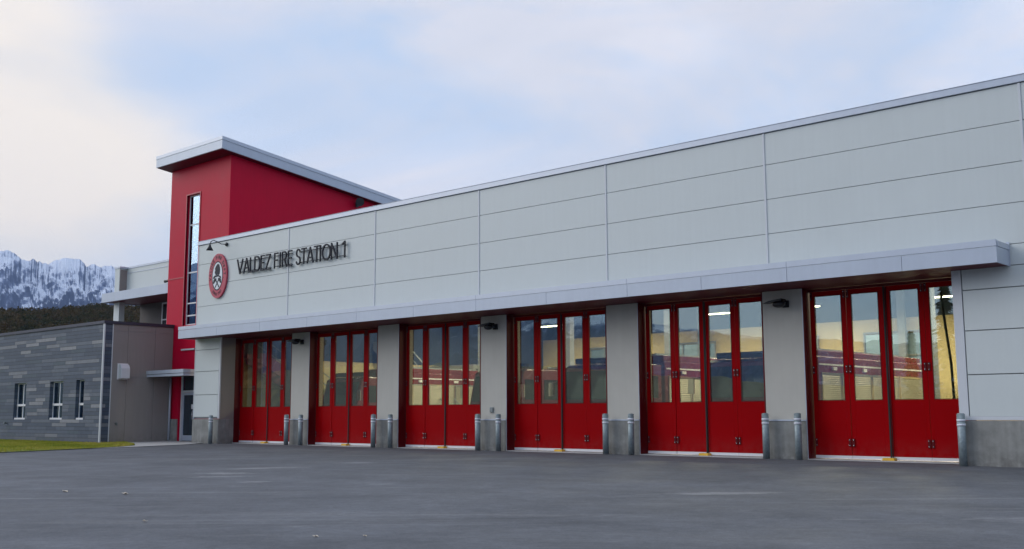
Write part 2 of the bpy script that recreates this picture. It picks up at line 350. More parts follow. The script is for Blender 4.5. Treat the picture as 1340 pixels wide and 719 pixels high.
# lawn in front of the plank clad wing and the concrete walk to the entrance
LP = [(-38.62,-60),(-38.62,-5.0),(-38.9,-3.6),(-39.5,-2.75),(-41.0,-1.95),(-43.0,-1.25),(-43.35,-1.1),(-43.35,-2.3),(-90,-2.3),(-90,-60)]
def poly(name, pts, dz, m, kind):
    b = MB()
    # split in strips along y for the slope: all points get their ground height, tessellated by bmesh
    bm = bmesh.new(); vs = [bm.verts.new((x, y, gz(y)+dz)) for x, y in pts]; f = bm.faces.new(vs)
    bmesh.ops.triangulate(bm, faces=[f]); me = bpy.data.meshes.new(name); bm.to_mesh(me); bm.free(); me.materials.append(m)
    if me.polygons[0].normal.z < 0: me.flip_normals()
    o = bpy.data.objects.new(name, me); C.objects.link(o); return tag(o, kind=kind)
LP2 = [(-38.62,-50),(-38.62,-5.0),(-38.9,-3.6),(-39.5,-2.75),(-41.0,-1.95),(-43.0,-1.25),(-43.35,-1.1),(-43.35,-2.3),(-90,-2.3),(-90,-50)]
poly('lawn', LP2, .012, M['lawn'], 'structure')
poly('sidewalk', [(-43.35,1.0),(-43.35,-1.1),(-43.0,-1.25),(-41.0,-1.95),(-39.5,-2.75),(-38.9,-3.6),(-38.62,-5.0),(-38.3,-3.2),(-38.3,-1.2),(-39.0,-.02),(-39.82,0.0),(-39.82,1.0)], .004, M['slab'], 'structure')
def inlawn(x, y):
    if x > -38.66 or y > -1.15: return False
    if x < -43.35: return y < -2.32
    pts = [(-38.62,-5.0),(-38.9,-3.6),(-39.5,-2.75),(-41.0,-1.95),(-43.0,-1.25),(-43.4,-1.1)]
    for (x1,y1),(x2,y2) in zip(pts, pts[1:]):
        if x2 <= x <= x1: return y < y1 + (y2-y1)*(x-x1)/(x2-x1) - .04
    return True
b = MB(); n = 0
while n < 42000:
    x = random.uniform(-58, -38.64); y = -1.1 - abs(random.gauss(0, 4.2))
    if y < -13 or not inlawn(x, y): continue
    n += 1; a = random.uniform(0, 6.28); h = random.uniform(.03, .085); w = random.uniform(.008, .016); z = gz(y)+.01
    lx, ly = random.gauss(0, .025), random.gauss(0, .025); c_, s_ = math.cos(a)*w, math.sin(a)*w
    b.v += [(x-c_, y-s_, z), (x+c_, y+s_, z), (x+lx, y+ly, z+h)]; b.f.append([3*n-3, 3*n-2, 3*n-1]); b.sm.append(False)
tag(b.build('grass', M['blade'], fix=False), 'short yellowing green grass of the lawn along the plank clad wall', 'grass', kind='stuff')

# ------------------------------------------------------------------ setting: mountains and hills
def interp(tab, x):
    if x <= tab[0][0]: return tab[0][1]
    for (a, va), (c, vc) in zip(tab, tab[1:]):
        if x <= c: return va + (vc-va)*(x-a)/(c-a)
    return tab[-1][1]
CREST = sorted([(2.7852,.1350),(2.7620,.1418),(2.7590,.1414),(2.7540,.1380),(2.7484,.1340),(2.7400,.1344),(2.7344,.1334),(2.7269,.1304),(2.7216,.1351),(2.7149,.1369),(2.7093,.1379),(2.7018,.1373),(2.6952,.1314),(2.6922,.1336),(2.6844,.1306),(2.6819,.1321),(2.6742,.1314),(2.6684,.1292),(2.6358,.1285),(2.6161,.1335)])
CREST = [(-.5,.05),(1.2,.07),(2.2,.12)] + CREST + [(3.1,.125),(3.6,.135),(3.74,.145),(3.86,.135),(3.93,.112),(4.03,.100),(4.12,.085),(4.20,.072),(4.33,.062),(4.8,.06),(5.8,.05)]
def mountain(name, a0, a1, na, nr, R0=3300, R1=5600, fine=1.0):
    b = MB()
    for i in range(na+1):
        az = a0 + (a1-a0)*i/na; el = interp(CREST, az)
        for j in range(nr+1):
            t = j/nr
            r = R0 + (R1-R0)*t
            X, Y = math.cos(az)*r, math.sin(az)*r
            # crest distance: height such that the slope stays under the skyline and reaches it at t = .86
            tt = t/.86
            prof = el*r*(min(tt, 1)**1.35) if tt <= 1 else el*R1*.86 * (1-(tt-1)*3.2)
            # spurs and gullies: ridged noise, sheared so the spurs run down to the right
            q = t*2300; al = az*R1
            g1 = noise.ridged_multi_fractal(Vector(((al + q*.55)/300, q/620, 3.7)), 1.0, 2.15, 6, 1.0, 2.0)
            g2 = noise.ridged_multi_fractal(Vector(((al - q*.3)/115, q/250, 9.1)), .9, 2.1, 5, 1.0, 2.0)
            k = 4*min(tt,1)*(1-min(tt,1)) + .06
            h = prof + ((g1-1.1)*120 + (g2-1.0)*46*fine) * k * (el/.13)
            if .9 < tt < 1.1: h += 10*noise.noise(Vector((al/55, 0, 0))) + 9*noise.noise(Vector((al/19, 5, 0))) + 4*noise.noise(Vector((al/8, 7, 0)))
            b.v.append((X, Y, max(h, -5)))
    for i in range(na):
        for j in range(nr):
            p = i*(nr+1)+j; b.f.append([p, p+1, p+nr+2, p+nr+1]); b.sm.append(False)
    o = b.build(name, M['mountain'], fix=False); return tag(o, kind='structure')
mountain('mountains', 2.56, 2.86, 620, 150)
mountain('mountain_range', 2.86, 2*math.pi-.5+.0, 520, 46)
mountain('mountain_range', -.5, 2.56, 200, 24)

# wooded hill below the mountains
HT = sorted([(2.7595,.0954),(2.7160,.0964),(2.7019,.1000),(2.6895,.1018),(2.6717,.1018)])
HT = [(2.3,.08),(2.6,.098)] + HT + [(2.85,.09),(3.1,.05),(3.6,.045),(3.75,.060),(3.95,.058),(4.15,.04),(4.4,.028),(5.0,.03)]
def hill_z(az, r, R0, R1):
    t = (r-R0)/(R1-R0); t = max(0, min(1, t)); el = interp(HT, az)
    return (el*R1+1.2-4.2)*(t**1.05) + 1.6*noise.noise(Vector((az*40, r*.02, 1)))*t
b = MB(); na, nr = 260, 16
for i in range(na+1):
    az = 2.3 + (5.0-2.3)*i/na
    for j in range(nr+1):
        r = 190 + 260*j/nr
        z = hill_z(az, r, 190, 420) if j else -1
        b.v.append((math.cos(az)*r, math.sin(az)*r-24.2, z))
for i in range(na):
    for j in range(nr):
        p = i*(nr+1)+j; b.f.append([p, p+1, p+nr+2, p+nr+1]); b.sm.append(True)
tag(b.build('hill', M['hillside'], fix=False), kind='structure')
b = MB()
def clump(b, x, y, z, h, w, n, leaf):
    for k in range(n):
        th = random.uniform(0, 6.283); q = random.random()
        zz = h*(.12 + .88*q); rad = w*math.sqrt(max(0.02, 1-(2*abs(q-.42))**2))*random.uniform(.35, 1)
        p = Vector((x+math.cos(th)*rad, y+math.sin(th)*rad, z+zz))
        n1 = Vector((random.gauss(0,1), random.gauss(0,1), random.gauss(0,1))).normalized(); u = n1.orthogonal().normalized(); v = n1.cross(u)
        s = leaf*random.uniform(.5, 1.2); i0 = len(b.v)
        b.v += [tuple(p+u*s), tuple(p+v*s*.8), tuple(p-u*s), tuple(p-v*s*.6)]; b.f.append([i0,i0+1,i0+2,i0+3]); b.sm.append(False)
for k in range(4300):
    az = random.uniform(2.60, 2.80); r = 195 + 235*math.sqrt(random.random())
    z = hill_z(az, r, 190, 420)
    h = random.uniform(1.7, 3.7); clump(b, math.cos(az)*r, math.sin(az)*r-24.2, z-.4, h, h*random.uniform(.35,.6), 54, .30)
tag(b.build('forest', M['brush'], fix=False), 'olive and rust autumn brushwood covering the hill below the snowy mountains', 'forest', kind='stuff')

# ------------------------------------------------------------------ the apparatus hall
SP = 5.124; S0 = -12.878; PW = 1.121; YP = .667; YD = .994; ZS = 4.325; ZR = 8.558; XL = -39.821; XR = -2.0
seam = [S0 - k*SP for k in range(0, 6)]          # -12.88 ... -38.5
hall = thing('fire_hall', 'long pale panelled hall with six red glazed folding doors under a metal canopy', 'fire station', (-22, 0, 0))
def P(bm, name, m, bevel=0, parent=None): return bm.build(name, m, parent or hall, bevel)
JZ = [4.345, 4.81, 5.72, 6.62, 7.53, 8.375]
XS = [XL+.02] + sorted(seam[:5]) + [-6.62, XR]
b = MB()
for x0, x1 in zip(XS, XS[1:]):
    for z0, z1 in zip(JZ, JZ[1:]): b.box(x0+.008, x1-.008, 0, .05, z0+.006, z1-.006)
# lower right wall and left pier, same cladding
JL = [1.06, 1.985, 2.96, 3.87, 4.345]
for x0, x1 in ((-8.10, -6.62), (-6.62, XR), (XL+.02, -37.99)):
    for z0, z1 in zip(JL, JL[1:]): b.box(x0+.010, x1-.010, 0, .05, z0+.010, z1-.010)
P(b, 'wall_panels', M['panel'], .006)
b = MB()
b.box(XL+.03, XR-.01, .052, .3, 4.36, 8.37); b.box(-8.3, XR-.01, .052, .3, 1.0, 4.358); b.box(XL+.03, -37.95, .052, .3, 1.0, 4.358)
P(b, 'wall_core', M['panel_gap'])
b = MB()
for q in [(x-.028, x+.028, -.022, .03, 4.36, 8.372) for x in sorted(seam[:5]) + [-6.62]]:
    P(MB().box(*q), 'joint_strip', M['trim'], .004)
for q in [(XL-.012, XL+.035, -.012, .3, 1.0, 8.372), (-8.318, -8.112, -.006, .32, 1.069, 4.34), (-37.975, -37.88, -.006, .05, 1.0, 4.34), (-8.318, XR, -.016, .05, .985, 1.068)]:
    P(MB().box(*q), 'edge_trim', M['trim'], .004)
b = MB(); b.box(XL-.06, XR+.05, -.05, .42, 8.386, ZR-.012); b.box(XL-.075, XR+.06, -.065, .44, ZR-.011, ZR)
P(b, 'roof_coping', M['canopy_cap'], .006)
b = MB(); b.box(XL+.1, XR-.05, .43, 24, 8.1, 8.25); P(b, 'roof', M['grey_int'])
# pier and concrete base
b = MB(); b.box(-37.94, -37.875, .052, YP+.03, .985, 4.34); P(b, 'pier_return', M['tan2'])
b = MB()
b.box(XL-.01, -37.86, -.03, .3, -.1, .98); P(b, 'concrete_base', M['concrete'], .01); b = MB(); b.box(-37.95, -37.862, .302, YP+.03, -.1, .982); P(b, 'concrete_base', M['concrete'], .01); b = MB()
b.box(-8.33, XR, -.03, .3, -.1, .975)
P(b, 'concrete_base', M['concrete'], .01)
# recessed pillars between the doors
px = seam[:5]
for i, x in enumerate(px):
    a = MB(); a.box(x-PW/2, x+PW/2, YP, 1.35, .97, ZS)
    o = P(a, 'pillar', M['stucco'], .012)
    a = MB(); a.box(x-PW/2-.004, x+PW/2+.004, YP-.02, 1.36, -.1, .95); a.build('pillar_base', M['concrete'], o, .008)
    a = MB(); a.box(x-PW/2-.01, x+PW/2+.01, YP-.035, YP+.02, .952, .99); a.box(x+PW/2+.001, x+PW/2+.018, YP-.012, YP+.03, 0, ZS-.01); a.build('flashing', M['canopy_cap'], o)
# canopy
XC0, XC1, YC = -39.80, -7.05, -.851
b = MB()
n = 12; xs = [XC0 + (XC1-XC0)*i/n for i in range(n+1)]; xs = [XC0] + [x for x in (-36.9,-33.95,-31.0,-28.2,-25.3,-22.45,-19.6,-16.7,-14.35,-11.93,-9.1)] + [XC1]
for x0, x1 in zip(xs, xs[1:]): b.box(x0+.004, x1-.004, YC, YC+.03, ZS, 4.672)
b.box(XC1-.03, XC1, YC+.031, -.04, ZS, 4.672); b.box(XC0, XC0+.03, YC+.031, -.04, ZS, 4.672)
can = P(b, 'canopy', M['canopy'], .003)
b = MB()
for x0, x1 in zip(xs[::2], xs[2::2] + ([XC1] if len(xs) % 2 == 0 else [])): b.box(x0+.003, x1-.003, YC-.012, YC+.05, 4.682, 4.825)
b.box(XC1-.04, XC1+.012, YC+.051, -.01, 4.682, 4.80); b.box(XC1-.05, XC1+.02, -.032, -.024, ZS-.0, 4.86)
b.build('canopy_flashing', M['canopy_cap'], can, .003)
b = MB(); b.box(XC0+.04, XC1-.04, YC+.04, -.03, 4.60, 4.66); b.build('canopy_top', M['canopy'], can)
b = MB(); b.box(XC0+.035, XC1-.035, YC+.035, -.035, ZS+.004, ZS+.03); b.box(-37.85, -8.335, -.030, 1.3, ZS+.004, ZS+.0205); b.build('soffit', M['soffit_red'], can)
b = MB(); b.box(-37.9, -8.3, .7, 1.35, ZS+.03, 5.2); P(b, 'door_header', M['grey_int'])
# interior shell
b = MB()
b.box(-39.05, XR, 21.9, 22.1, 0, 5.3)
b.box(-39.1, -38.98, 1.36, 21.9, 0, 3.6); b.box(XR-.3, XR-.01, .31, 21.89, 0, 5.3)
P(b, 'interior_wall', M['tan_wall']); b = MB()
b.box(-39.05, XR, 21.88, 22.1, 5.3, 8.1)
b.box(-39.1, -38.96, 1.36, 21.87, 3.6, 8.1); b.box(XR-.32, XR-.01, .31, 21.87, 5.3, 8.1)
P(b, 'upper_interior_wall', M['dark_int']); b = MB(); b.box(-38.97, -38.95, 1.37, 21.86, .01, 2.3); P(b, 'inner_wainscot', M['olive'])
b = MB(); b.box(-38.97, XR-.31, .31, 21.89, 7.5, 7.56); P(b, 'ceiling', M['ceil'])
b = MB(); b.box(-38.9, XR-.31, YP-.01, 21.89, -.08, .004); P(b, 'floor_slab', M['floor_int'])
for x in (-34,-29,-23.5,-18.4,-13.2,-8):
    o = P(MB().box(x-1.4, x+1.4, 21.80, 21.85, 2.6, 4.6), 'rear_window', M['steel_blue']); b = MB()
    for q in (-1.45,-.5,.45,1.4): b.box(x+q, x+q+.07, 21.74, 21.79, 2.5, 4.7)
    for z in (2.5, 3.6, 4.65): b.box(x-1.45, x+1.47, 21.72, 21.80, z, z+.07)
    b.build('window_frame', M['grey_int'], o)
b = MB()
for x in [S0 - SP*k for k in range(-1, 5)]: b.box(x-.16, x+.16, 10.8, 11.1, 0, 7.5); b.box(x-.16, x+.16, 21.5, 21.69, 0, 7.5)
b.box(-38.9, XR-.4, 10.75, 11.15, 6.9, 7.2)
P(b, 'steel_frame', M['grey_int'])

# ---- folding doors: one prototype, copied five times
def door_proto(xc):
    b = MB(); H = ZS-.01; hw = 2.0
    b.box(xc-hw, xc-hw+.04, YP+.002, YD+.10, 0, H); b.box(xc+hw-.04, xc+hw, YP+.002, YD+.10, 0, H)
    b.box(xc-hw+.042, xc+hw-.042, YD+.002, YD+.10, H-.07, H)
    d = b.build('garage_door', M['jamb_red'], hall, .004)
    lw = (2*hw-.10)/4; x0 = xc-hw+.05
    for i in range(4):
        a = x0+i*lw+.006; c = a+lw-.012; yo = YD + (.0, .012, .008, .0)[i]
        if i == 1: c -= .02
        if i == 2: a += .02
        s = .115; zb, zt, top = 1.46, 4.13, H-.075
        g = MB(); g.box(a, a+s, yo, yo+.05, .10, top); g.box(c-s, c, yo, yo+.05, .10, top)
        g.box(a+s, c-s, yo, yo+.05, .10, zb); g.box(a+s, c-s, yo, yo+.05, zt, top)
        g.build('door_leaf', M['door_red'], d, .003)
        g = MB(); g.box(a+s+.001, c-s-.001, yo+.02, yo+.03, zb+.001, zt-.001); g.build('window_pane', M['glass'], d)
        g = MB(); t = .018
        g.box(a+s+.001, a+s+t, yo-.004, yo+.018, zb+.001, zt-.001); g.box(c-s-t, c-s-.001, yo-.004, yo+.018, zb+.001, zt-.001)
        g.box(a+s+t, c-s-t, yo-.004, yo+.018, zb+.001, zb+t); g.box(a+s+t, c-s-t, yo-.004, yo+.018, zt-t, zt-.001)
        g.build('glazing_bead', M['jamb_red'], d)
        g = MB(); g.box(a, c, yo-.006, yo+.05, .025, .098); g.build('bottom_sweep', M['white'], d)
    # hinges: small plates with bolts at joints 1|2 and 3|4 and at the jambs
    for j in (0, 1, 3, 4):
        xx = x0 + j*lw
        for z in (.42, 2.24, 4.13):
            g = MB()
            sides = (-1, 1) if j in (1, 3) else ((1,) if j == 0 else (-1,))
            for sgn in sides:
                cx = xx + sgn*.045; g.box(cx-.03, cx+.03, YD-.018, YD-.001, z-.10, z+.10)
            h = g.build('hinge', M['jamb_red'], d)
            g = MB()
            for sgn in sides:
                for dz in (-.065, .065): g.ball((xx+sgn*.05, YD-.022, z+dz), .016, 8, 5)
            # bolts stay in the hinge's own mesh through join of data
            mm = h.data; bm = bmesh.new(); bm.from_mesh(mm); n0 = len(bm.faces)
            off = Vector(h['_o']); vs = [bm.verts.new(Vector(v)-off) for v in g.v]
            for f in g.f:
                ff = bm.faces.new([vs[i] for i in f]); ff.material_index = 1; ff.smooth = True
            mm.materials.append(M['chrome']); bm.to_mesh(mm); bm.free()
    xm = xc
    g = MB(); g.box(xm-.02, xm+.02, YD-.004, YD+.06, .03, H-.075); g.build('centre_seal', M['rubber'], d)
    g = MB(); g.tube([(xm+.06, YD-.02, .05), (xm+.06, YD-.02, H-.1)], .012, 8); g.build('cane_bolt', M['black'], d)
    g = MB(); g.box(xc-hw, xc+hw, YP-.02, YD+.06, -.05, .014); g.build('threshold', M['slab'], d)
    return d
xc0 = S0 + SP/2
proto = door_proto(xc0)
for k in range(1, 6):
    c = copy_tree(proto, hall); c.location = (-SP*k, 0, 0)

# ---- yellow stops on the ground below the middle of each door
names = ['first','second','third','fourth','fifth','sixth']
for k in range(6):
    x = xc0 - SP*k; di = 5-k
    g = MB(); g.prism([(x-.16, -.01), (x+.16, -.01), (x+.145, .075), (x-.145, .075)], YD-.20, YD-.03, 'y')
    o = g.build('door_stop', M['yellow'], None, .01, (x, YD-.1, 0))
    tag(o, 'yellow wedge on the threshold at the middle of the %s red door from the left' % names[di], 'door stop', 'yellow door stops')

# ------------------------------------------------------------------ bollards
def bollard(x, y, label):
    z = gz(y) - .012; o = thing('bollard', label, 'bollard', (x, y, z), 'galvanised bollards guarding the door pillars')
    return o
bol = []
def bol_label(i, side):
    return 'galvanised bollard at the %s foot of the pillar between the %s and %s doors' % (side, names[i], names[i+1])
spots = [(-38.06, -.25, 'lone galvanised bollard in front of the left pier beside the entrance'), (-8.235, -.17, 'lone galvanised bollard right of the last door by the concrete base')]
for k in range(5):
    x = seam[k]; i = 4-k
    spots.append((x-.46, .42, bol_label(i, 'left'))); spots.append((x+.44, .42, bol_label(i, 'right')))
pr = None
for i, (x, y, lab) in enumerate(spots):
    if pr is None:
        pr = bollard(x, y, lab); r = .087
        g = MB(); g.tube([(x, y, pr.location.z), (x, y, pr.location.z+1.13)], r, 28); g.build('post', M['galv'], pr)
        z0 = pr.location.z
        g = MB(); g.tube([(x,y,z0+1.1301),(x,y,z0+1.15),(x,y,z0+1.158)], [r*1.0, r*.8, r*.3], 28); g.build('cap', M['galv'], pr)
        for z in (.90, 1.0):
            g = MB(); g.tube([(x,y,z0+z-.024),(x,y,z0+z+.024)], r+.006, 28); g.build('reflective_band', M['white_band'], pr)
    else:
        c = copy_tree(pr); c.location = (x, y, gz(y)-.012 if y < 0 else 0); c.rotation_euler.z = i*1.3; c['label'] = lab
# ------------------------------------------------------------------ pillar floodlights
def flood(x, z, label):
    o = thing('wall_light', label, 'wall light', (x, YP, z), 'dark wall lights on the door pillars')
    g = MB(); g.box(x-.09, x+.09, YP-.05, YP-.001, z-.09, z+.09); g.build('mounting_box', M['black'], o, .01)
    g = MB(); g.tube([(x, YP-.05, z+.02), (x, YP-.16, z+.04), (x-.05, YP-.24, z+.03)], .03, 8); g.build('arm', M['black'], o)
    g = MB(); g.ball((x-.05, YP-.30, z-.02), (.17, .13, .09), 16, 8); g.build('lamp_head', M['black'], o)
    g = MB(); g.prism([(x-.46, z+.015), (x-.28, z+.075), (x+.08, z+.115), (x+.10, z+.07), (x-.22, z+.03)], YP-.42, YP-.16, 'y'); g.build('visor', M['black'], o, .008)
    return o
fl = [(0, 'fifth and sixth'), (2, 'third and fourth'), (4, 'first and second')]
f0 = flood(seam[0]+.12, 3.95, 'dark wall light high on the pillar between the fifth and sixth doors')
for k, nm in fl[1:]:
    c = copy_tree(f0); c.location = (seam[k]+.12, YP, 3.95); c['label'] = 'dark wall light high on the pillar between the %s doors' % nm
# outlet cover
g = MB(); g.box(-23.25, -23.11, YP-.05, YP-.001, 1.20, 1.37); o = g.build('outlet_cover', M['galv'], None, .015, (-23.18, YP, 1.28))
tag(o, 'small grey outlet cover on the pillar between the third and fourth doors', 'outlet')

# ------------------------------------------------------------------ sign letters
G = {'V': [[(0,1),(.5,0),(1,1)]], 'A': [[(0,0),(.5,1),(1,0)],[(.2,.33),(.8,.33)]], 'L': [[(0,1),(0,0),(.8,0)]],
 'E': [[(.8,1),(0,1),(0,0),(.8,0)],[(0,.52),(.7,.52)]], 'Z': [[(0,1),(.9,1),(0,0),(.95,0)]], 'F': [[(.8,1),(0,1),(0,0)],[(0,.52),(.7,.52)]],
 'I': [[(0,0),(0,1)]], 'T': [[(0,1),(1,1)],[(.5,1),(.5,0)]], 'N': [[(0,0),(0,1),(1,0),(1,1)]], '1': [[(0,.86),(.6,1),(.6,0)]],
 'D': [[(0,0),(0,1),(.45,1)]+[(.45+.55*math.sin(t), .5+.5*math.cos(t)) for t in [math.pi*i/10 for i in range(1,10)]]+[(.45,0),(0,0)]],
 'R': [[(0,0),(0,1),(.5,1)]+[(.5+.35*math.sin(t), .75+.25*math.cos(t)) for t in [math.pi*i/8 for i in range(1,8)]]+[(.5,.5),(0,.5)],[(.45,.5),(.95,0)]],
 'O': [[(.5+.5*math.sin(t), .5+.5*math.cos(t)) for t in [2*math.pi*i/24 for i in range(25)]]],
 'S': [[(.5+.42*math.cos(t), .76+.24*math.sin(t)) for t in [R(35+215*i/9) for i in range(10)]]+[(.5+.45*math.cos(t), .25+.25*math.sin(t)) for t in [R(70-230*i/10) for i in range(11)]]]}
sign = thing('wall_lettering', 'thin dark raised capitals reading VALDEZ FIRE STATION 1 on the pale wall', 'sign', (-33.2, 0, 6.88))
ZB, LH = 6.86, .575
def letter(ch, x, w):
    g = MB(); k = 0; st = .052
    for pl in G[ch]:
        pts = [(x+p*w, ZB+q*LH) for p, q in pl]
        for (x1,z1),(x2,z2) in zip(pts, pts[1:]):
            d = Vector((x2-x1, z2-z1)); l = d.length
            if l < 1e-6: continue
            d /= l; nx, nz_ = -d[1]*st/2, d[0]*st/2; e = st*.42; k += 1; yo = .0007*(k % 5)
            g.prism([(x1-d[0]*e+nx, z1-d[1]*e+nz_), (x2+d[0]*e+nx, z2+d[1]*e+nz_), (x2+d[0]*e-nx, z2+d[1]*e-nz_), (x1-d[0]*e-nx, z1-d[1]*e-nz_)], -.125-yo, -.080+yo, 'y')
    o = g.build('letter', M['letter'], sign)
def word(txt, x0, x1, rel):
    tot = sum(rel[c][0] for c in txt) + sum(.16 for _ in txt[1:]); s = (x1-x0)/tot; x = x0
    for c in txt: letter(c, x, rel[c][0]*s if c != 'I' else .0001); x += (rel[c][0]+.16)*s
REL = {'V':(.72,),'A':(.72,),'L':(.44,),'D':(.66,),'E':(.48,),'Z':(.62,),'F':(.48,),'I':(.10,),'R':(.52,),'S':(.52,),'T':(.56,),'O':(.92,),'N':(.66,)}
word('VALDEZ', -36.70, -34.40, REL); word('FIRE', -34.14, -32.98, REL); word('STATION', -32.74, -30.26, REL); letter('1', -29.95, .22)
for x0, x1 in ((-36.60,-34.45),(-34.12,-33.05),(-32.6,-29.83)):
    for z in (6.925, 7.335):
        g = MB(); g.box(x0, x1, -.078, -.055, z-.012, z+.012)
        n_ = max(2, int((x1-x0)/.9)+1)
        for i in range(n_): xx = x0+.06+(x1-x0-.12)*i/(n_-1); g.box(xx-.012, xx+.012, -.054, .0, z-.01, z+.01)
        g.build('mounting_rail', M['letter'], sign)

# ------------------------------------------------------------------ round emblem
ex, ez, ew, eh = -38.18, 6.92, .67, .94
emb = thing('emblem', 'red oval fire department emblem with black helmet and crossed axes left of the lettering', 'emblem', (ex, 0, ez))
emb.scale = (1,.55,1)
def oval(w, h, n=56, cx=0, cz=0): return [(ex+cx+w*math.cos(2*math.pi*i/n), ez+cz+h*math.sin(2*math.pi*i/n)) for i in range(n)]
g = MB(); g.prism(oval(ew, eh), -.16, -.02, 'y', True); g.build('disc', M['emblem_red'], emb, .006)
g = MB(); g.prism(oval(ew-.01, eh-.01), -.019, .0, 'y', True); g.build('back_spacer', M['black'], emb)
def ring(w0, h0, w1, h1, y0, y1, name, m):
    n = 56; g = MB(); A = oval(w0, h0); B = oval(w1, h1)
    vs = [(x, y0, z) for x, z in A] + [(x, y0, z) for x, z in B] + [(x, y1, z) for x, z in A] + [(x, y1, z) for x, z in B]; fs = []
    for i in range(n):
        j = (i+1) % n
        fs += [(i, j, n+j, n+i), (2*n+i, 2*n+j, 3*n+j, 3*n+i), (i, j, 2*n+j, 2*n+i), (n+i, n+j, 3*n+j, 3*n+i)]
    g.add(vs, fs); return g.build(name, m, emb)
ring(.40, .615, .365, .575, -.172, -.1605, 'inner_rim', M['letter'])
g = MB(); g.prism(oval(.36, .57), -.168, -.1602, 'y'); g.build('field', M['emblem_white'], emb)
def shp(pts): return [(ex+x, ez+z) for x, z in pts]
g = MB()
# tall helmet front above a pale brim, crossed axes below
g.prism(shp([(-.15,.07),(-.20,.16),(-.16,.24),(-.19,.32),(-.12,.41),(-.03,.49),(.07,.50),(.14,.44),(.18,.32),(.19,.18),(.17,.06),(.09,.03),(.02,.08),(-.07,.02)]), -.182, -.1685, 'y')
g.build('helmet', M['letter'], emb)
g = MB(); g.prism(shp([(-.31,-.08),(-.24,.0),(-.12,.035),(-.05,.01),(.04,.06),(.12,.015),(.24,-.03),(.30,-.12),(.26,-.13),(.14,-.045),(.0,-.03),(-.15,-.05),(-.27,-.115)]), -.190, -.1829, 'y'); g.build('helmet_brim', M['letter'], emb)
g = MB()
for sgn, yo in ((1, 0), (-1, .001)):
    a, c = (sgn*-.15, -.49), (sgn*.14, -.13)
    d = Vector((c[0]-a[0], c[1]-a[1])).normalized(); nx, nz_ = -d[1]*.026, d[0]*.026
    g.prism(shp([(a[0]+nx,a[1]+nz_),(c[0]+nx,c[1]+nz_),(c[0]-nx,c[1]-nz_),(a[0]-nx,a[1]-nz_)]), -.180-yo, -.1685, 'y')
    g.prism(shp([(sgn*.05,-.11),(sgn*.15,-.09),(sgn*.27,-.15),(sgn*.31,-.30),(sgn*.24,-.32),(sgn*.16,-.24),(sgn*.09,-.19)]), -.184-yo, -.1685, 'y')
g.build('crossed_axes', M['letter'], emb)
def arc_text(txt, rx, rz, a0, a1, size, inv=False):
    g = MB()
    for i, ch in enumerate(txt):
        if ch == ' ': continue
        t = R(a0 + (a1-a0)*i/(len(txt)-1)); cx, cz = rx*math.cos(t), rz*math.sin(t)
        rot = (math.atan2(cz/rz**2, cx/rx**2) - math.pi/2) + (math.pi if inv else 0)
        cu = bpy.data.curves.new('t', 'FONT'); cu.body = ch; cu.size = size; cu.align_x = 'CENTER'; cu.align_y = 'CENTER'; cu.offset = .004; cu.extrude = .004
        ob = bpy.data.objects.new('t', cu); C.objects.link(ob); dg = bpy.context.evaluated_depsgraph_get(); me = bpy.data.meshes.new_from_object(ob.evaluated_get(dg))
        c_, s_ = math.cos(rot), math.sin(rot)
        g.add([(ex+cx+v.co.x*c_-v.co.y*s_, -.165-v.co.z, ez+cz+v.co.x*s_+v.co.y*c_) for v in me.vertices], [list(p.vertices) for p in me.polygons])
        bpy.data.objects.remove(ob); bpy.data.curves.remove(cu); bpy.data.meshes.remove(me)
    g.build('curved_writing' if inv else 'arched_writing', M['letter'], emb)
arc_text('VALDEZ FIRE DEPT.', .53, .785, 188, -8, .20)
arc_text('SINCE 1901', .525, .775, 236, 304, .15, True)
# gooseneck lamp over the emblem
gl = thing('gooseneck_lamp', 'dark gooseneck sign lamp on the wall edge above the oval emblem', 'sign lamp', (-37.65, 0, 8.2))
g = MB(); g.ball((-37.65, -.05, 8.2), (.10,.06,.10), 12, 8); g.build('wall_plate', M['black'], gl)
g = MB(); pts = [(-37.65,-.05,8.2),(-37.74,-.28,8.20),(-37.80,-.48,8.30),(-37.86,-.64,8.35),(-37.9,-.76,8.29),(-37.91,-.80,8.12)]
g.tube(pts, .022, 8); g.build('arm', M['black'], gl)
g = MB(); g.tube([(-37.91,-.80,8.13),(-37.915,-.80,8.06),(-37.92,-.80,8.0),(-37.94,-.79,7.84)], [.04,.06,.09,.18], 18); g.build('lamp_shade', M['black'], gl)

gl.scale = (.85,.85,.85)
# ------------------------------------------------------------------ stair tower
tw = thing('stair_tower', 'tall red tower with a narrow full height window and sloping grey roof', 'tower', (-41.6, 1, 0))
TX0, TX1, TY0, TY1 = -44.02, -39.13, 1.0, 12.5
def soff(y): return 12.56 - .122*(y-.3)
WX0, WX1, WZ0, WZ1 = -42.58, -41.50, 5.15, 11.12
DX0, DX1, DZ1 = -42.72, -41.4, 2.98
b = MB(); t = .25
b.box(TX0, WX0, TY0, TY0+t, DZ1, soff(TY0)-.0); b.box(WX1, TX1, TY0, TY0+t, DZ1, soff(TY0))
b.box(WX0, WX1, TY0, TY0+t, WZ1, soff(TY0)); b.box(WX0, WX1, TY0, TY0+t, DZ1, WZ0)
b.box(TX0, DX0, TY0, TY0+t, 0, DZ1); b.box(DX1, TX1, TY0, TY0+t, 0, DZ1)
for x0, x1 in ((TX0, TX0+t), (TX1-t, TX1)):
    b.prism([(TY0+t, 0), (TY1, 0), (TY1, soff(TY1)), (TY0+t, soff(TY0+t))], x0, x1, 'x')
b.box(TX0+t, TX1-t, TY1-t, TY1, 0, soff(TY1)-.05)
tw_wall = b.build('wall', M['tower_red'], tw)
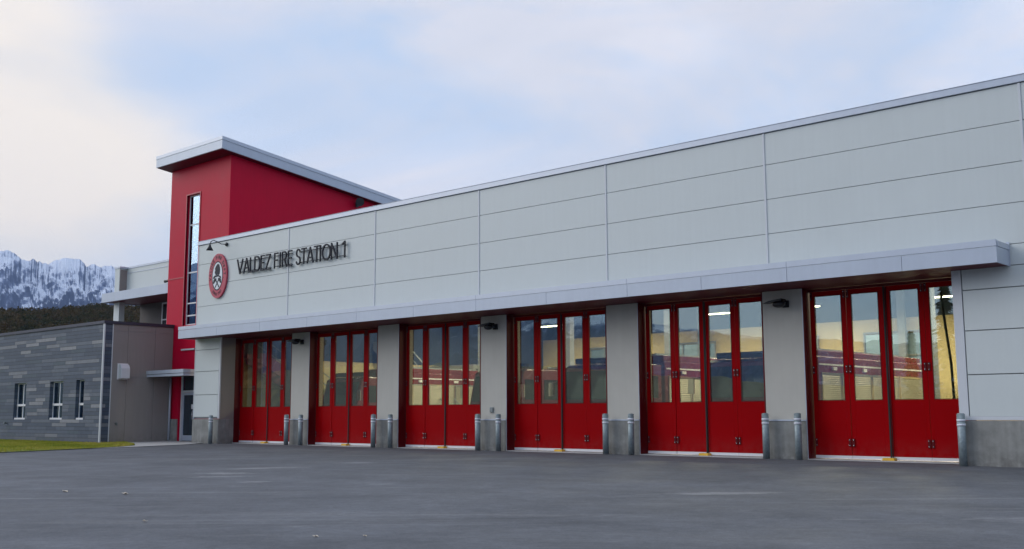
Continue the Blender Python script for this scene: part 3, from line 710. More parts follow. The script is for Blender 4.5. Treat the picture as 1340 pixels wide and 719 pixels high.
b = MB(); b.box(TX0-.02, WX0-.07, TY0-.02, TY0-.001, 7.33, 7.385); b.box(WX1+.07, TX1+.02, TY0-.02, TY0-.001, 7.33, 7.385)
b.box(WX0-.06, WX0, TY0-.03, TY0+.05, WZ0, WZ1); b.box(WX1, WX1+.06, TY0-.03, TY0+.05, WZ0, WZ1); b.box(WX0-.06, WX1+.06, TY0-.03, TY0+.05, WZ1, WZ1+.06)
b.build('trim', M['tower_trim'], tw)
b = MB()
for x in (WX0+.01, WX1-.07): b.box(x, x+.06, TY0+.12, TY0+.18, WZ0, WZ1)
for z in (WZ0, 5.56, 6.12, 7.52, 9.72, WZ1-.06): b.box(WX0+.07, WX1-.07, TY0+.115, TY0+.185, z, z+.06)
win = b.build('tower_window', M['white'], tw)
b = MB(); b.box(WX0+.071, WX1-.071, TY0+.14, TY0+.15, WZ0+.06, WZ1-.06); b.build('pane', M['glass_dark'], win)
b = MB(); b.box(WX0-.1, WX1+.1, TY0+1.6, TY0+1.7, 4.5, 12.0); b.build('inner_wall', M['steel_blue'], tw)
b = MB(); b.box(-42.35, -41.72, TY0+.3, TY0+.31, 5.64, 6.06); b.build('notice', M['white'], tw)
b = MB(); b.box(-42.58, -41.5, TY0-.06, TY0-.001, 4.02, 4.09); b.build('ledge', M['trim'], tw)
# sloping roof
def roofprism(x0, x1, y0, y1, za, zb): return [(y0, soff(y0)+za), (y1, soff(y1)+za), (y1, soff(y1)+zb), (y0, soff(y0)+zb)]
b = MB(); b.prism(roofprism(0,0,.3,13.6,.02,.40), -44.25, -38.76, 'x'); rf = b.build('roof', M['canopy'], tw, .004)
b = MB(); b.prism(roofprism(0,0,.285,13.62,.405,.56), -44.27, -38.74, 'x'); b.build('roof_edge', M['canopy_cap'], rf, .004)
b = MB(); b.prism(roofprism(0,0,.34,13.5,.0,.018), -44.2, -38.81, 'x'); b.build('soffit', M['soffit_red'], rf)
# entrance
b = MB()
b.box(-42.71,-42.62,TY0+.1,TY0+.2,0,2.97); b.box(-41.49,-41.41,TY0+.1,TY0+.2,0,2.97); b.box(-42.62,-41.49,TY0+.1,TY0+.2,2.14,2.24); b.box(-42.62,-41.49,TY0+.1,TY0+.2,2.88,2.97)
dr = b.build('entrance_door', M['trim'], tw)
b = MB(); b.box(-42.61,-41.50,TY0+.12,TY0+.17,.02,.26); b.box(-42.61,-42.5,TY0+.12,TY0+.17,.26,2.13); b.box(-41.61,-41.50,TY0+.12,TY0+.17,.26,2.13); b.box(-42.5,-41.61,TY0+.12,TY0+.17,2.03,2.13)
b.build('door_frame', M['canopy_cap'], dr)
b = MB(); b.box(-42.499,-41.611,TY0+.14,TY0+.15,.261,2.029); b.box(-42.619,-41.491,TY0+.14,TY0+.15,2.241,2.879); b.build('pane', M['glass_dark'], dr)
b = MB(); b.tube([(-41.68,TY0+.06,.95),(-41.68,TY0+.06,1.35)], .015, 8); b.box(-41.70,-41.66,TY0+.06,TY0+.12,.97,.99); b.box(-41.70,-41.66,TY0+.06,TY0+.12,1.31,1.33); b.build('handle', M['chrome'], dr)
b = MB(); b.box(-41.86,-41.66,TY0+.125,TY0+.136,1.42,1.62); b.build('notice', M['white'], dr)
b = MB(); b.box(-43.34,-42.74,TY0-.06,TY0-.001,-.02,.97); b.box(-41.39,-39.83,TY0-.06,TY0-.001,-.02,.97); b.build('concrete_base', M['concrete'], tw)
b = MB(); b.box(TX0+.26,TX1-.26,TY0+1.2,TY0+1.3,0,4.4); b.box(TX0+.26,TX1-.26,TY0+.26,TY1-.3,4.4,4.5); b.build('lobby_wall', M['grey_int'], tw)
# entrance canopy
b = MB(); b.box(-43.34,-40.30,-.25,-.22,2.82,2.925); b.box(-43.34,-40.28,-.27,-.215,2.945,3.10); b.box(-40.33,-40.30,-.21,.96,2.82,2.925); b.box(-40.335,-40.28,-.21,.97,2.945,3.10)
ec = b.build('entrance_canopy', M['canopy_cap'], tw, .003)
b = MB(); b.box(-43.33,-40.34,-.21,.96,2.86,2.99); b.build('deck', M['grey_int'], ec)
# floodlight on tower side
tl = thing('tower_floodlight', 'small round black floodlight on the red tower side just under the roof slope', 'floodlight', (TX1, 8.1, 11.35))
b = MB(); b.box(TX1+.001, TX1+.06, 8.02, 8.18, 11.15, 11.35); b.build('bracket', M['black'], tl)
b = MB(); b.tube([(TX1+.06,8.1,11.28),(TX1+.2,8.1,11.32)], .04, 8); b.build('arm', M['black'], tl)
b = MB(); b.tube([(TX1+.18,8.12,11.34),(TX1+.26,8.06,11.36),(TX1+.42,7.96,11.33)], [.08,.17,.21], 16); b.build('lamp_head', M['black'], tl)

# ------------------------------------------------------------------ office wing
of = thing('office_wing', 'low flat wing in grey plank cladding with three small windows left of the tower', 'building', (-50, 0, 0))
OX, OY, OT = -43.35, -2.3, 5.10
wins = [(-52.1,-50.80,.97,2.70), (-48.30,-46.97,.97,2.70), (-45.72,-44.95,.97,2.72), (-58.3,-57.0,.97,2.7)]
b = MB(); x = -80.0; t = .3
for x0, x1, z0, z1 in sorted(wins):
    b.box(x, x0, OY, OY+t, -.3, OT); b.box(x0, x1, OY, OY+t, -.3, z0); b.box(x0, x1, OY, OY+t, z1, OT); x = x1
b.box(x, OX, OY, OY+t, -.3, OT)
b.box(OX-.3, OX, OY+t, -1.91, -.3, OT)
b.build('plank_cladding', M['cladding'], of)
b = MB()
for y0, y1 in ((-1.90,-1.20),(-1.20,.10),(.10,.985)):
    for z0, z1 in ((-.05,2.80),(2.80,4.80),(4.80,OT)): b.box(OX-.02, OX+.012, y0+.006, y1-.006, z0+.006, z1-.006)
b.build('tan_panels', M['tan'], of)
b = MB(); b.box(OX-.3, OX-.021, -1.905, .99, -.05, OT); b.build('wall_core', M['panel_gap'], of)
b = MB(); b.box(OX-.05, OX+.035, OY-.03, OY+.03, -.04, OT-.0); b.box(OX+.002, OX+.03, -1.93, -1.895, -.04, OT); b.build('corner_trim', M['trim'], of)
b = MB(); b.box(-80, OX+.06, OY-.05, OY+.35, OT+.001, OT+.13); b.box(OX-.34, OX+.06, OY+.351, .99, OT+.001, OT+.13); b.build('coping', M['dark_cap'], of)
b = MB(); b.box(-80, OX-.35, OY+.36, 8, OT-.1, OT-.0); b.build('roof', M['grey_int'], of)
b = MB(); b.box(-80, OX-.3, OY+1.6, OY+1.7, -.3, OT-.12); b.build('inner_wall', M['grey_int'], of)
for wi, (x0, x1, z0, z1) in enumerate(wins):
    b = MB(); y0, y1 = OY+.17, OY+.23; f = .05; xm = (x0+x1)/2 if wi != 2 else x1-.33
    b.box(x0+.002,x0+f,y0,y1,z0+.08,z1-.002); b.box(x1-f,x1-.002,y0,y1,z0+.08,z1-.002); b.box(x0+f,x1-f,y0,y1,z1-f,z1-.002)
    b.box(x0+f,x1-f,y0-.03,y1,1.60,1.70); b.box(xm-.025,xm+.025,y0,y1,z0+.08,1.60); b.box(xm-.025,xm+.025,y0,y1,1.70,z1-f)
    b.box(x0+.002,x1-.002,y0-.12,y1,z0+.001,z0+.08)
    w = b.build('window', M['white'], of)
    b = MB(); b.box(x0+f+.001,x1-f-.001,y0+.02,y0+.03,z0+.081,z1-f-.001); b.build('pane', M['glass_dark'], w)
    if wi < 2:
        b = MB(); b.box(x0+.25,x0+.62,y0+.25,y0+.27,z0+.7+.2*wi,z1-.1); b.build('blind', M['emblem_white'], w)
# second storey behind
b = MB()
b.box(-50.54,-44.03,2.4,3.0,7.0,8.62); b.box(-51.03,-50.55,2.0,2.82,7.0,8.62); pass
b.build('upper_parapet', M['panel'], of, .005)
b = MB(); b.box(-50.549,-50.53,2.03,2.399,7.05,8.55); b.build('return_panel', M['tan2'], of)
b = MB(); b.box(-51.06,-44.03,2.37,3.05,8.621,8.72); b.box(-51.07,-50.48,1.97,2.36,8.621,8.72); b.box(-50.5,-44.03,2.38,2.395,8.38,8.41); b.build('upper_coping', M['canopy_cap'], of)
b = MB(); b.box(-51.15,-44.03,1.4,1.45,6.84,7.30); b.box(-51.15,-51.1,1.451,4.0,6.84,7.30); uc = b.build('upper_canopy', M['canopy'], of, .004)
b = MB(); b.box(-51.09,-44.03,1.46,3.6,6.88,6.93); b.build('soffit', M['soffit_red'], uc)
b = MB(); b.box(-51.09,-44.03,1.46,2.79,7.1,7.15); b.build('canopy_top', M['canopy'], uc)
b = MB(); b.box(-51.0,-50.45,2.0,2.3,5.1,6.87); b.build('upper_pilaster', M['panel'], of, .005)
b = MB(); b.box(-50.9,-44.03,3.4,3.6,5.1,6.87); b.box(-51.0,-50.8,3.61,9,5.1,8.6); b.build('upper_wall', M['tan2_shaded'], of)
for x0, x1 in ((-48.6,-48.05),(-47.2,-46.2)):
    b = MB(); b.box(x0,x0+.07,3.33,3.395,5.15,6.8); b.box(x1-.07,x1,3.33,3.395,5.15,6.8); b.box(x0+.07,x1-.07,3.33,3.395,6.73,6.8); b.box(x0+.07,x1-.07,3.33,3.395,5.9,5.96)
    w = b.build('upper_window', M['trim'] if x0 < -48 else M['black'], of)
    b = MB(); b.box(x0+.071,x1-.071,3.36,3.37,5.15,6.729); b.build('pane', M['truck_dark'], w)
b = MB(); b.box(-50.9,-44.03,3.1,9,8.3,8.4); b.build('upper_roof', M['grey_int'], of)
# downspout at the inner corner
b = MB(); b.tube([(OX+.10,.88,.02),(OX+.10,.88,2.80)], .05, 10); o = b.build('downspout', M['canopy'], None, 0, (OX+.1,.88,0)); tag(o, 'thin grey downspout in the corner between the tan wall and the red tower', 'downspout')
# exhaust hood on tan wall
vh = thing('vent_hood', 'pale metal vent hood on the tan side wall of the wing', 'vent hood', (OX, -1.4, 2.76))
b = MB(); b.prism([(OX+.013,2.74),(OX+.30,2.74),(OX+.30,3.18),(OX+.20,3.34),(OX+.013,3.37)], -1.60, -1.20, 'y'); b.build('hood', M['trim'], vh, .01)
b = MB(); b.box(OX+.013, OX+.03, -1.64, -1.16, 2.70, 3.40); b.build('flange', M['white'], vh)
# hose bib
def bib(x, y, z, dx, dy, label):
    o = thing('hose_bib', label, 'hose tap', (x, y, z), 'outdoor hose taps')
    g = MB(); g.tube([(x+dx*.013,y+dy*.013,z),(x+dx*.12,y+dy*.12,z),(x+dx*.16,y+dy*.16,z-.06)], .025, 8); g.build('spout', M['galv'], o)
    g = MB(); g.tube([(x+dx*.10,y+dy*.10,z+.03),(x+dx*.10,y+dy*.10,z+.06)], .06, 10); g.build('handwheel', M['galv'], o)
bib(OX, -1.62, .78, 1, 0, 'small hose tap low on the tan side wall'); bib(-52.75, OY, .78, 0, -1, 'small hose tap low on the plank wall left of the windows')
# lamp above upper canopy
g = thing('canopy_lamp', 'small dark lamp over the upper canopy beside the tower', 'lamp', (-44.03, 1.6, 7.35))
b = MB(); b.box(-44.1,-44.03,1.5,1.7,7.32,7.46); b.build('mounting_box', M['black'], g)
b = MB(); b.tube([(-44.1,1.6,7.39),(-44.5,1.45,7.42),(-44.85,1.3,7.38)], [.03,.03,.07], 8); b.build('arm', M['black'], g)

# ------------------------------------------------------------------ fire engines behind the doors
def truck(xc, y0, L=8.0, H=3.0, cab=2.4, label='', seed=0):
    t = thing('fire_engine', label, 'fire engine', (xc, y0, 0), 'fire engines parked in the bays')
    hw = 1.22
    # cab: chamfered front profile in y-z
    b = MB(); b.prism([(y0,.55),(y0+.02,1.55),(y0+.28,2.62),(y0+.5,2.72),(y0+cab,2.72),(y0+cab,.55)], xc-hw+.03, xc+hw-.03, 'x'); cb = b.build('cab', M['truck_red'], t, .05)
    b = MB(); b.prism([(y0+.0,1.60),(y0+.235,2.5),(y0+.215,2.5),(y0-.02,1.60)], xc-hw+.16, xc+hw-.16, 'x'); b.build('windshield', M['truck_dark'], cb)
    for s in (-1, 1):
        for ya, yb in ((y0+.35,y0+1.15),(y0+1.4,y0+2.15)):
            b = MB(); b.box(xc+s*(hw-.03), xc+s*(hw-.015), ya, yb, 1.65, 2.35); b.build('side_window', M['truck_dark'], cb)
        b = MB(); b.tube([(xc+s*hw, y0+.1, 2.2),(xc+s*(hw+.22), y0-.05, 2.15),(xc+s*(hw+.22), y0-.05, 1.75)], .02, 6); b.box(xc+s*(hw+.12), xc+s*(hw+.32), y0-.10, y0-.05, 1.72, 2.16); b.build('mirror', M['chrome'], cb)
        b = MB(); b.box(xc+s*.98-.12, xc+s*.98+.12, y0-.06, y0-.001, 1.0, 1.2); b.build('headlight', M['headlamp'], cb)
        b = MB(); b.box(xc+s*(hw-.028), xc+s*(hw-.008), y0+.3, y0+cab-.05, 1.30, 1.42); b.build('stripe', M['white'], cb)
    b = MB(); b.box(xc-.6, xc+.6, y0-.05, y0-.001, .85, 1.4)
    for i in range(6): b.box(xc-.55, xc+.55, y0-.07, y0-.051, .9+i*.08, .93+i*.08)
    b.build('grille', M['chrome'], cb)
    b = MB(); b.box(xc-hw, xc+hw, y0-.45, y0-.08, .45, .82); b.build('bumper', M['chrome'], t, .03)
    b = MB(); b.box(xc-.95, xc+.95, y0+.55, y0+.85, 2.74, 2.93); b.build('light_bar', M['truck_dark'], t, .03)
    # body with roll-up shutters
    b = MB(); b.box(xc-hw, xc+hw, y0+cab+.12, y0+L, .55, H-.25); b.box(xc-hw+.1, xc+hw-.1, y0+cab+.2, y0+L-.1, H-.25, H-.05); bd = b.build('body', M['truck_red'], t, .03)
    b = MB(); b.box(xc-.6, xc+.6, y0+.4, y0+cab+.1, .4, .54); b.box(xc-hw+.2,xc+hw-.2,y0+.5,y0+L-.2,.35,.5); b.build('chassis', M['rubber'], t)
    nsh = 3 if L < 10 else 4; ys = [y0+cab+.3, y0+cab+1.7] + [y0+cab+1.7+(L-.15-cab-1.7)*q/(nsh-1) for q in range(1, nsh)]
    for s in (-1, 1):
        for ya, yb in zip(ys, ys[1:]):
            mid = ya > y0+cab+1 and ya < y0+cab+2
            zb = 1.35 if mid else .7
            b = MB(); b.box(xc+s*(hw+.001), xc+s*(hw+.02), ya+.08, yb-.08, zb, H-.8); b.build('shutter', M['shutter'], bd)
            b = MB(); q0, q1 = xc+s*(hw+.001), xc+s*(hw+.035)
            b.box(q0,q1,ya+.02,ya+.08,zb,H-.8); b.box(q0,q1,yb-.08,yb-.02,zb,H-.8); b.box(q0,q1,ya+.02,yb-.02,H-.8,H-.74); b.build('shutter_frame', M['chrome'], bd)
        b = MB(); b.box(xc+s*(hw+.001), xc+s*(hw+.02), y0+cab+.2, y0+L-.1, H-.52, H-.47); b.build('stripe', M['white'], bd)
        b = MB()
        for yy in (y0+cab+1.2, y0+cab+3.4): b.box(xc+s*(hw+.001), xc+s*(hw+.06), yy-.12, yy+.12, H-.66, H-.56)
        b.build('scene_light', M['headlamp'], bd)
    for yy in (y0+1.25, y0+cab+2.45):
        for s in (-1, 1):
            b = MB(); n = 24; r = .52; xo = xc+s*(hw-.02); xi = xc+s*(hw-.32)
            b.tube([(xi,yy,r),(xi+s*.02,yy,r),(xo-s*.03,yy,r),(xo,yy,r)], [r*.92,r,r,r*.9], n); wh = b.build('wheel', M['rubber'], t)
            b = MB(); b.tube([(xo+s*.001,yy,r),(xo+s*.03,yy,r),(xo+s*.06,yy,r)], [.30,.27,.12], 16); b.build('rim', M['chrome'], wh)
    b = MB()
    for s in (-.25, .25): b.box(xc+.5+s-.03, xc+.5+s+.03, y0+cab+.3, y0+L-.2, H-.03, H+.03)
    for i in range(12): yy = y0+cab+.5+i*(L-cab-.9)/12; b.box(xc+.281, xc+.719, yy, yy+.04, H-.02, H+.02)
    b.build('ladder', M['galv'], bd)
    return t
bays = [xc0 - SP*k for k in range(6)]
truck(bays[1]+.02, 2.6, 11.2, 3.1, 2.6, 'longest dark red fire engine, with tan roll-up shutters, between the fifth and sixth doors')
truck(bays[2]+.1, 2.2, 8.6, 3.1, 2.4, 'dark red fire engine behind the glass of the fourth door')
truck(bays[3]+.2, 3.2, 8.0, 2.85, 2.4, 'dark red fire engine behind the glass of the third door')
truck(-35.4, 4.2, 7.5, 3.2, 2.4, 'dark red fire engine set back inside, seen through the right half of the second door')
# stair against the left inner wall
st = thing('steel_staircase', 'steel stair with dark red stringer inside the first door', 'staircase', (-38.4, 5, 0))
for x in (-38.85, -37.85):
    b = MB(); b.prism([(1.9,3.75),(2.2,3.75),(8.4,.25),(8.4,0),(8.0,0),(1.9,3.35)], x-.03, x+.03, 'x'); b.build('stringer', M['purple'], st)
b = MB()
for i in range(19): yy = 2.2+i*.31; zz = 3.6-i*.183; b.box(-38.81, -37.89, yy, yy+.28, zz-.04, zz)
b.build('treads', M['grey_int'], st)
for x in (-38.83, -37.87):
    b = MB()
    for dz in (.55, 1.0): b.tube([(x,1.9,3.75+dz),(x,2.2,3.75+dz),(x,8.3,.3+dz)], .025, 8)
    for i in range(6): yy = 2.2+i*1.2; b.tube([(x,yy,3.65-i*.68),(x,yy,4.72-i*.68)], .02, 8)
    b.build('handrail', M['grey_int'], st)
b = MB(); b.box(-38.9, -35.0, 12.0, 16, 3.3, 3.5); b.box(-35.2,-35.0,12.0,12.2,0,3.3); o = b.build('mezzanine', M['grey_int'], None, 0, (-37, 14, 0)); tag(o, 'grey mezzanine platform deep inside behind the first door', 'platform')
b = MB(); b.tube([(-36.6,2.6,0),(-36.6,2.6,7.5)], .22, 16); o = b.build('standpipe', M['steel_blue'], None, 0, (-36.6,2.6,0)); tag(o, 'thick blue grey vertical pipe inside the first door', 'pipe')
# second stair rail seen through the second door
s2 = thing('ship_ladder', 'narrow steel stair descending behind the second door', 'staircase', (-38, 12, 0))
for y in (9.0, 9.9):
    b = MB(); b.prism([(-38.8,4.6),(-38.4,4.6),(-33.2,.2),(-33.2,0),(-33.6,0),(-38.8,4.25)], y-.03, y+.03, 'y'); b.build('stringer', M['grey_int'], s2)
    b = MB(); b.tube([(-38.7,y,5.5),(-33.2,y,1.05)], .03, 8); b.tube([(-38.7,y,5.1),(-33.2,y,.65)], .02, 8); b.build('handrail', M['grey_int'], s2)
b = MB()
for i in range(20): b.box(-38.5+i*.26, -38.25+i*.26, 9.03, 9.87, 4.4-i*.22, 4.44-i*.22)
b.build('treads', M['grey_int'], s2)
# racks against the rear wall
def rack(x, y, label):
    o = thing('storage_rack', label, 'rack', (x, y, 0), 'steel racks along the rear wall')
    b = MB()
    for dx in (-1.1, 1.1):
        for dy in (-.25, .25): b.box(x+dx-.03, x+dx+.03, y+dy-.03, y+dy+.03, 0, 2.6)
    b.build('uprights', M['grey_int'], o)
    for z in (.3, 1.1, 1.8, 2.5):
        b = MB(); b.box(x-1.06, x+1.06, y-.3, y+.3, z, z+.05); b.build('shelf', M['grey_int'], o)
    return o
def goods(x, y, z, w, h, m, label):
    b = MB(); b.box(x-w, x+w, y-.2, y+.2, z+.051, z+h); b.box(x-w*.6, x+w*.6, y-.21, y-.201, z+h*.4, z+h*.7); tag(b.build('storage_box', m, None, .02, (x,y,z+.05)), label, 'box', 'boxes stored on the racks')
rk = rack(-17.6, 21.2, 'steel storage rack at the rear wall left of the other two racks')
for x, nm in ((-14.2,'middle'), (-21.5,'far')):
    c = copy_tree(rk); c.location.x = x; c['label'] = 'steel storage rack at the rear wall, the %s one seen through the glass' % nm
goods(-17.9, 21.2, 1.1, .3, .4, M['truck_red'], 'red box on the middle shelf of a rear rack'); goods(-17.1, 21.2, 1.8, .35, .38, M['black'], 'black box on the upper shelf of a rear rack'); goods(-14.5, 21.2, 1.1, .4, .45, M['steel_blue'], 'blue grey box on a rear rack shelf')
# hanging exhaust hoses
for k, lab in ((0,'sixth'), (1,'fifth'), (2,'fourth')):
    x = bays[k]+.5
    b = MB(); pts = [(x, 3.2, 7.45), (x, 3.25, 5.5), (x+.1, 3.3, 3.8), (x+.3, 3.1, 2.4), (x+.5, 2.6, 1.4), (x+.62,2.3,.9)]
    b.tube(pts, .035, 8); o = b.build('drop_hose', M['hose'], None, 0, (x,3.2,7.4)); tag(o, 'thin black hose hanging from the ceiling behind the %s door' % lab, 'hose', 'hanging hoses')
b = MB(); b.tube([(-34,8,6.6),(-8,8,6.6)], .3, 14); o = b.build('air_duct', M['steel_blue'], None, 0, (-21,8,6.6)); tag(o, 'long round blue grey duct under the ceiling across the bays', 'duct')

# ------------------------------------------------------------------ ceiling lamps (lit)
lamp0 = thing('ceiling_lamp', 'lit linear ceiling lamp hanging inside the bays', 'ceiling lamp', (0,0,5.7), 'lit lamps inside the hall')
b = MB(); b.box(-.62,.62,-.09,.09,5.73,5.8); b.build('housing', M['grey_int'], lamp0)
b = MB(); b.box(-.6,.6,-.08,.08,5.69,5.728); b.build('diffuser', M['lamp_on'], lamp0)
b = MB(); b.tube([(-.5,0,5.8),(-.5,0,7.5)], .008, 5); b.tube([(.5,0,5.8),(.5,0,7.5)], .008, 5); b.build('hanger', M['black'], lamp0)
first = True
for k in range(6):
    for y in (8.2, 13.0, 18.3):
        c = lamp0 if first else copy_tree(lamp0); first = False
        c.location = (bays[k] + (.4 if k % 2 else -.3), y, 5.7)
        ld = bpy.data.lights.new('bay_light', 'AREA'); ld.shape = 'RECTANGLE'; ld.size = 1.2; ld.size_y = .16; ld.energy = (235, 240, 170, 85, 40, 18)[k]; ld.color = (1,.86,.62)
        lo = bpy.data.objects.new('bay_light', ld); C.objects.link(lo); lo.location = (0,0,-.02); lo.parent = c

# ------------------------------------------------------------------ spruces across the lot (seen in the glass)
def spruce(x, y, h, label):
    t = thing('spruce_tree', label, 'tree', (x, y, gz(y)), 'spruce trees across the lot'); z = gz(y)
    b = MB(); b.tube([(x,y,z-.3),(x,y,z+h*.5),(x,y,z+h*.98)], [h*.02,h*.012,.02], 8); b.build('trunk', M['bark'], t)
    b = MB()
    for k in range(int(h*230)):
        q = random.random()**.8; zz = h*(.08+.92*q); rad = (1-q)*h*.17*(.35+.65*abs(math.sin(zz*3.1)))*random.uniform(.2,1.1)+.05; th = random.uniform(0,6.283)
        p = Vector((x+math.cos(th)*rad, y+math.sin(th)*rad, z+zz-rad*.25)); d = Vector((math.cos(th),math.sin(th),-.4)); s = random.uniform(.15,.38)
        w = Vector((-math.sin(th),math.cos(th),random.uniform(-.3,.3)))*s*.5; i0 = len(b.v)
        b.v += [tuple(p-d*s), tuple(p+w), tuple(p+d*s), tuple(p-w)]; b.f.append([i0,i0+1,i0+2,i0+3]); b.sm.append(False)
    b.build('crown', M['needles'], t, fix=False)
spruce(-30.3, -60, 13.5, 'tallest dark spruce across the lot facing the sixth door'); spruce(-34.0, -62, 8.5, 'shorter dark spruce beside the tallest one across the lot'); spruce(-27.0, -63, 11, 'slim dark spruce at the far edge of the lot')

# ------------------------------------------------------------------ little things lying on the apron
def leaf(x, y, s, a, m, label):
    z = gz(y)-.006; g = MB(); n = 8
    pts = [(x+s*math.cos(a+2*math.pi*i/n)*(1, .55)[i % 2], y+s*.6*math.sin(a+2*math.pi*i/n)*(1,.6)[i % 2]) for i in range(n)]
    vs = [(px_, py_, z+.002+.35*s*abs(math.sin(i*1.3))) for i, (px_, py_) in enumerate(pts)] + [(x, y, z+.003)]
    vs2 = [(a_, b_, c_+.004) for a_, b_, c_ in vs]
    g.add(vs, [(i, (i+1) % n, n) for i in range(n)]); g.add(vs2, [(i, n, (i+1) % n) for i in range(n)])
    tag(g.build('dry_leaf', m, None, 0, (x, y, z), fix=False), label, 'leaf', 'dry leaves lying on the asphalt')
M['leafdry'] = mat('dry_leaf', (.62,.55,.45), .8, 0, .3, 30)
leaf(-19.62,-14.89,.085,.3,M['leafdry'],'leftmost pale dry leaf lying on the dark asphalt'); leaf(-18.11,-14.50,.09,1.2,M['leafdry'],'curled pale dry leaf right of the leftmost one on the asphalt'); leaf(-13.6,-16.59,.06,2.1,M['leafdry'],'small dry leaf in front of the two leftmost pale leaves on the asphalt')

# ------------------------------------------------------------------ haze
b = MB(); b.box(-5850, 5850, -5850, 5850, -1.9, 830)
mh = bpy.data.materials.new('valley_haze'); mh.use_nodes = True; nt = mh.node_tree; nt.nodes.remove(nt.nodes['Principled BSDF'])
pv = nt.nodes.new('ShaderNodeVolumePrincipled'); pv.inputs['Color'].default_value = (.42,.58,.95,1); pv.inputs['Density'].default_value = 7e-5; pv.inputs['Anisotropy'].default_value = .1
nt.links.new(pv.outputs[0], nt.nodes['Material Output'].inputs['Volume'])
tag(b.build('haze', mh), 'thin blue air haze filling the valley in front of the mountains', 'haze', kind='stuff')

leaf(-10.3,-16.22,.05,.7,M['leafdry'],'dry leaf near the bottom edge of the asphalt, left of the centre'); leaf(-9.86,-15.83,.035,.2,M['leafdry'],'tiny dry leaf near the bottom edge, right of a slightly larger one')
# ------------------------------------------------------------------ world, sun, camera
SUN_EL, SUN_AZ = R(24), math.atan2(-.62, -.78)      # sun azimuth: from the left and in front of the facade
w = bpy.data.worlds.new('World'); S.world = w; w.use_nodes = True; nt = w.node_tree; N = nt.nodes; L = nt.links
bg = N['Background']; bg.inputs['Strength'].default_value = .10
sky = N.new('ShaderNodeTexSky'); sky.sky_type = 'NISHITA'; sky.sun_disc = False; sky.sun_elevation = SUN_EL
sky.sun_rotation = math.pi/2 - SUN_AZ; sky.air_density = 1.0; sky.dust_density = .8; sky.ozone_density = 1.4
tc = N.new('ShaderNodeTexCoord')
mp = N.new('ShaderNodeMapping'); mp.inputs['Scale'].default_value = (1,1,2.6); L.new(tc.outputs['Generated'], mp.inputs['Vector'])
n1 = N.new('ShaderNodeTexNoise'); n1.inputs['Scale'].default_value = 2.1; n1.inputs['Detail'].default_value = 7; n1.inputs['Roughness'].default_value = .5; n1.inputs['Distortion'].default_value = .35
L.new(mp.outputs[0], n1.inputs['Vector'])
r1 = N.new('ShaderNodeMapRange'); r1.interpolation_type = 'SMOOTHSTEP'; r1.inputs['From Min'].default_value = .36; r1.inputs['From Max'].default_value = .66; r1.inputs['To Min'].default_value = .80; r1.inputs['To Max'].default_value = 1.0
L.new(n1.outputs['Fac'], r1.inputs['Value'])
n2 = N.new('ShaderNodeTexNoise'); n2.inputs['Scale'].default_value = 2.6; n2.inputs['Detail'].default_value = 9; n2.inputs['Roughness'].default_value = .6; n2.inputs['Distortion'].default_value = .6; L.new(mp.outputs[0], n2.inputs['Vector'])
cc = N.new('ShaderNodeMix'); cc.data_type = 'RGBA'; cc.inputs['A'].default_value = (4.5,5.75,7.7,1); cc.inputs['B'].default_value = (6.5,6.6,7.3,1)
r2 = N.new('ShaderNodeMapRange'); r2.inputs['From Min'].default_value = .36; r2.inputs['From Max'].default_value = .60; L.new(n2.outputs['Fac'], r2.inputs['Value']); L.new(r2.outputs[0], cc.inputs['Factor'])
# bright cream cloud bank low beyond the left mountains
dirv = N.new('ShaderNodeVectorMath'); dirv.operation = 'DOT_PRODUCT'; L.new(tc.outputs['Generated'], dirv.inputs[0])
cd = Vector((math.cos(2.80)*math.cos(.21), math.sin(2.80)*math.cos(.21), math.sin(.21))); dirv.inputs[1].default_value = cd
r3 = N.new('ShaderNodeMapRange'); r3.interpolation_type = 'SMOOTHSTEP'; r3.inputs['From Min'].default_value = .972; r3.inputs['From Max'].default_value = 1.0
ad = N.new('ShaderNodeMath'); ad.operation = 'MULTIPLY_ADD'; L.new(n1.outputs['Fac'], ad.inputs[0]); ad.inputs[1].default_value = .07; L.new(dirv.outputs['Value'], ad.inputs[2])
sb = N.new('ShaderNodeMath'); sb.operation = 'SUBTRACT'; L.new(ad.outputs[0], sb.inputs[0]); sb.inputs[1].default_value = .036; L.new(sb.outputs[0], r3.inputs['Value'])
c2 = N.new('ShaderNodeMix'); c2.data_type = 'RGBA'; L.new(r3.outputs[0], c2.inputs['Factor']); L.new(cc.outputs['Result'], c2.inputs['A']); c2.inputs['B'].default_value = (7.6,7.1,6.6,1)
mxf = N.new('ShaderNodeMath'); mxf.operation = 'MAXIMUM'; L.new(r1.outputs[0], mxf.inputs[0]); L.new(r3.outputs[0], mxf.inputs[1])
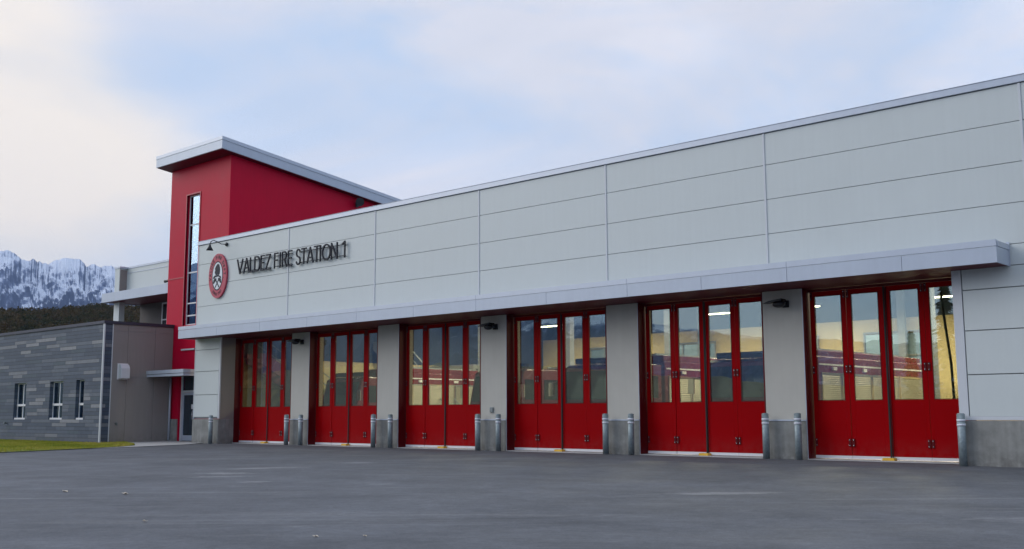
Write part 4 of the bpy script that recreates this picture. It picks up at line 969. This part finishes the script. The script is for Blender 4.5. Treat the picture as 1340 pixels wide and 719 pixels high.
sk2 = N.new('ShaderNodeVectorMath'); sk2.operation = 'SCALE'; sk2.inputs['Scale'].default_value = 1.0; L.new(sky.outputs[0], sk2.inputs[0])
fin = N.new('ShaderNodeMix'); fin.data_type = 'RGBA'; L.new(mxf.outputs[0], fin.inputs['Factor']); L.new(sk2.outputs[0], fin.inputs['A']); L.new(c2.outputs['Result'], fin.inputs['B'])
L.new(fin.outputs['Result'], bg.inputs['Color'])

sd = bpy.data.lights.new('sun', 'SUN'); sd.energy = .95; sd.angle = R(40); sd.color = (1,.95,.9)
so = bpy.data.objects.new('sun', sd); C.objects.link(so)
sv = Vector((math.cos(SUN_AZ)*math.cos(SUN_EL), math.sin(SUN_AZ)*math.cos(SUN_EL), math.sin(SUN_EL)))
so.rotation_euler = sv.to_track_quat('Z', 'Y').to_euler(); so.location = (-20,-20,30)

cam = bpy.data.cameras.new('camera'); co = bpy.data.objects.new('camera', cam); C.objects.link(co); S.camera = co
cam.sensor_width = 36; cam.lens = 36.8075; cam.clip_end = 20000; cam.clip_start = .1
F_ = 1370.0583; p_ = math.atan((540.1908-359.5)/F_); az_ = math.atan((670+868.9368)/(F_/math.cos(p_))); ro = -.0043
hd = Vector((-math.cos(az_), math.sin(az_), 0)); rt = Vector((math.sin(az_), math.cos(az_), 0))
fw = hd*math.cos(p_) + Vector((0,0,math.sin(p_))); up = rt.cross(fw)
r_ = rt*math.cos(ro) + up*math.sin(ro); u_ = -rt*math.sin(ro) + up*math.cos(ro)
mw = Matrix(((r_.x, u_.x, -fw.x, 0), (r_.y, u_.y, -fw.y, -24.163), (r_.z, u_.z, -fw.z, 1.196), (0,0,0,1)))
co.matrix_world = mw

S.view_settings.view_transform = 'Standard'; S.view_settings.look = 'None'; S.view_settings.exposure = .45; S.view_settings.gamma = 1
S.render.engine = 'CYCLES'
S.cycles.max_bounces = 7; S.cycles.transparent_max_bounces = 12; S.cycles.sample_clamp_indirect = 6
for o in C.objects:
    if '_o' in o: del o['_o']
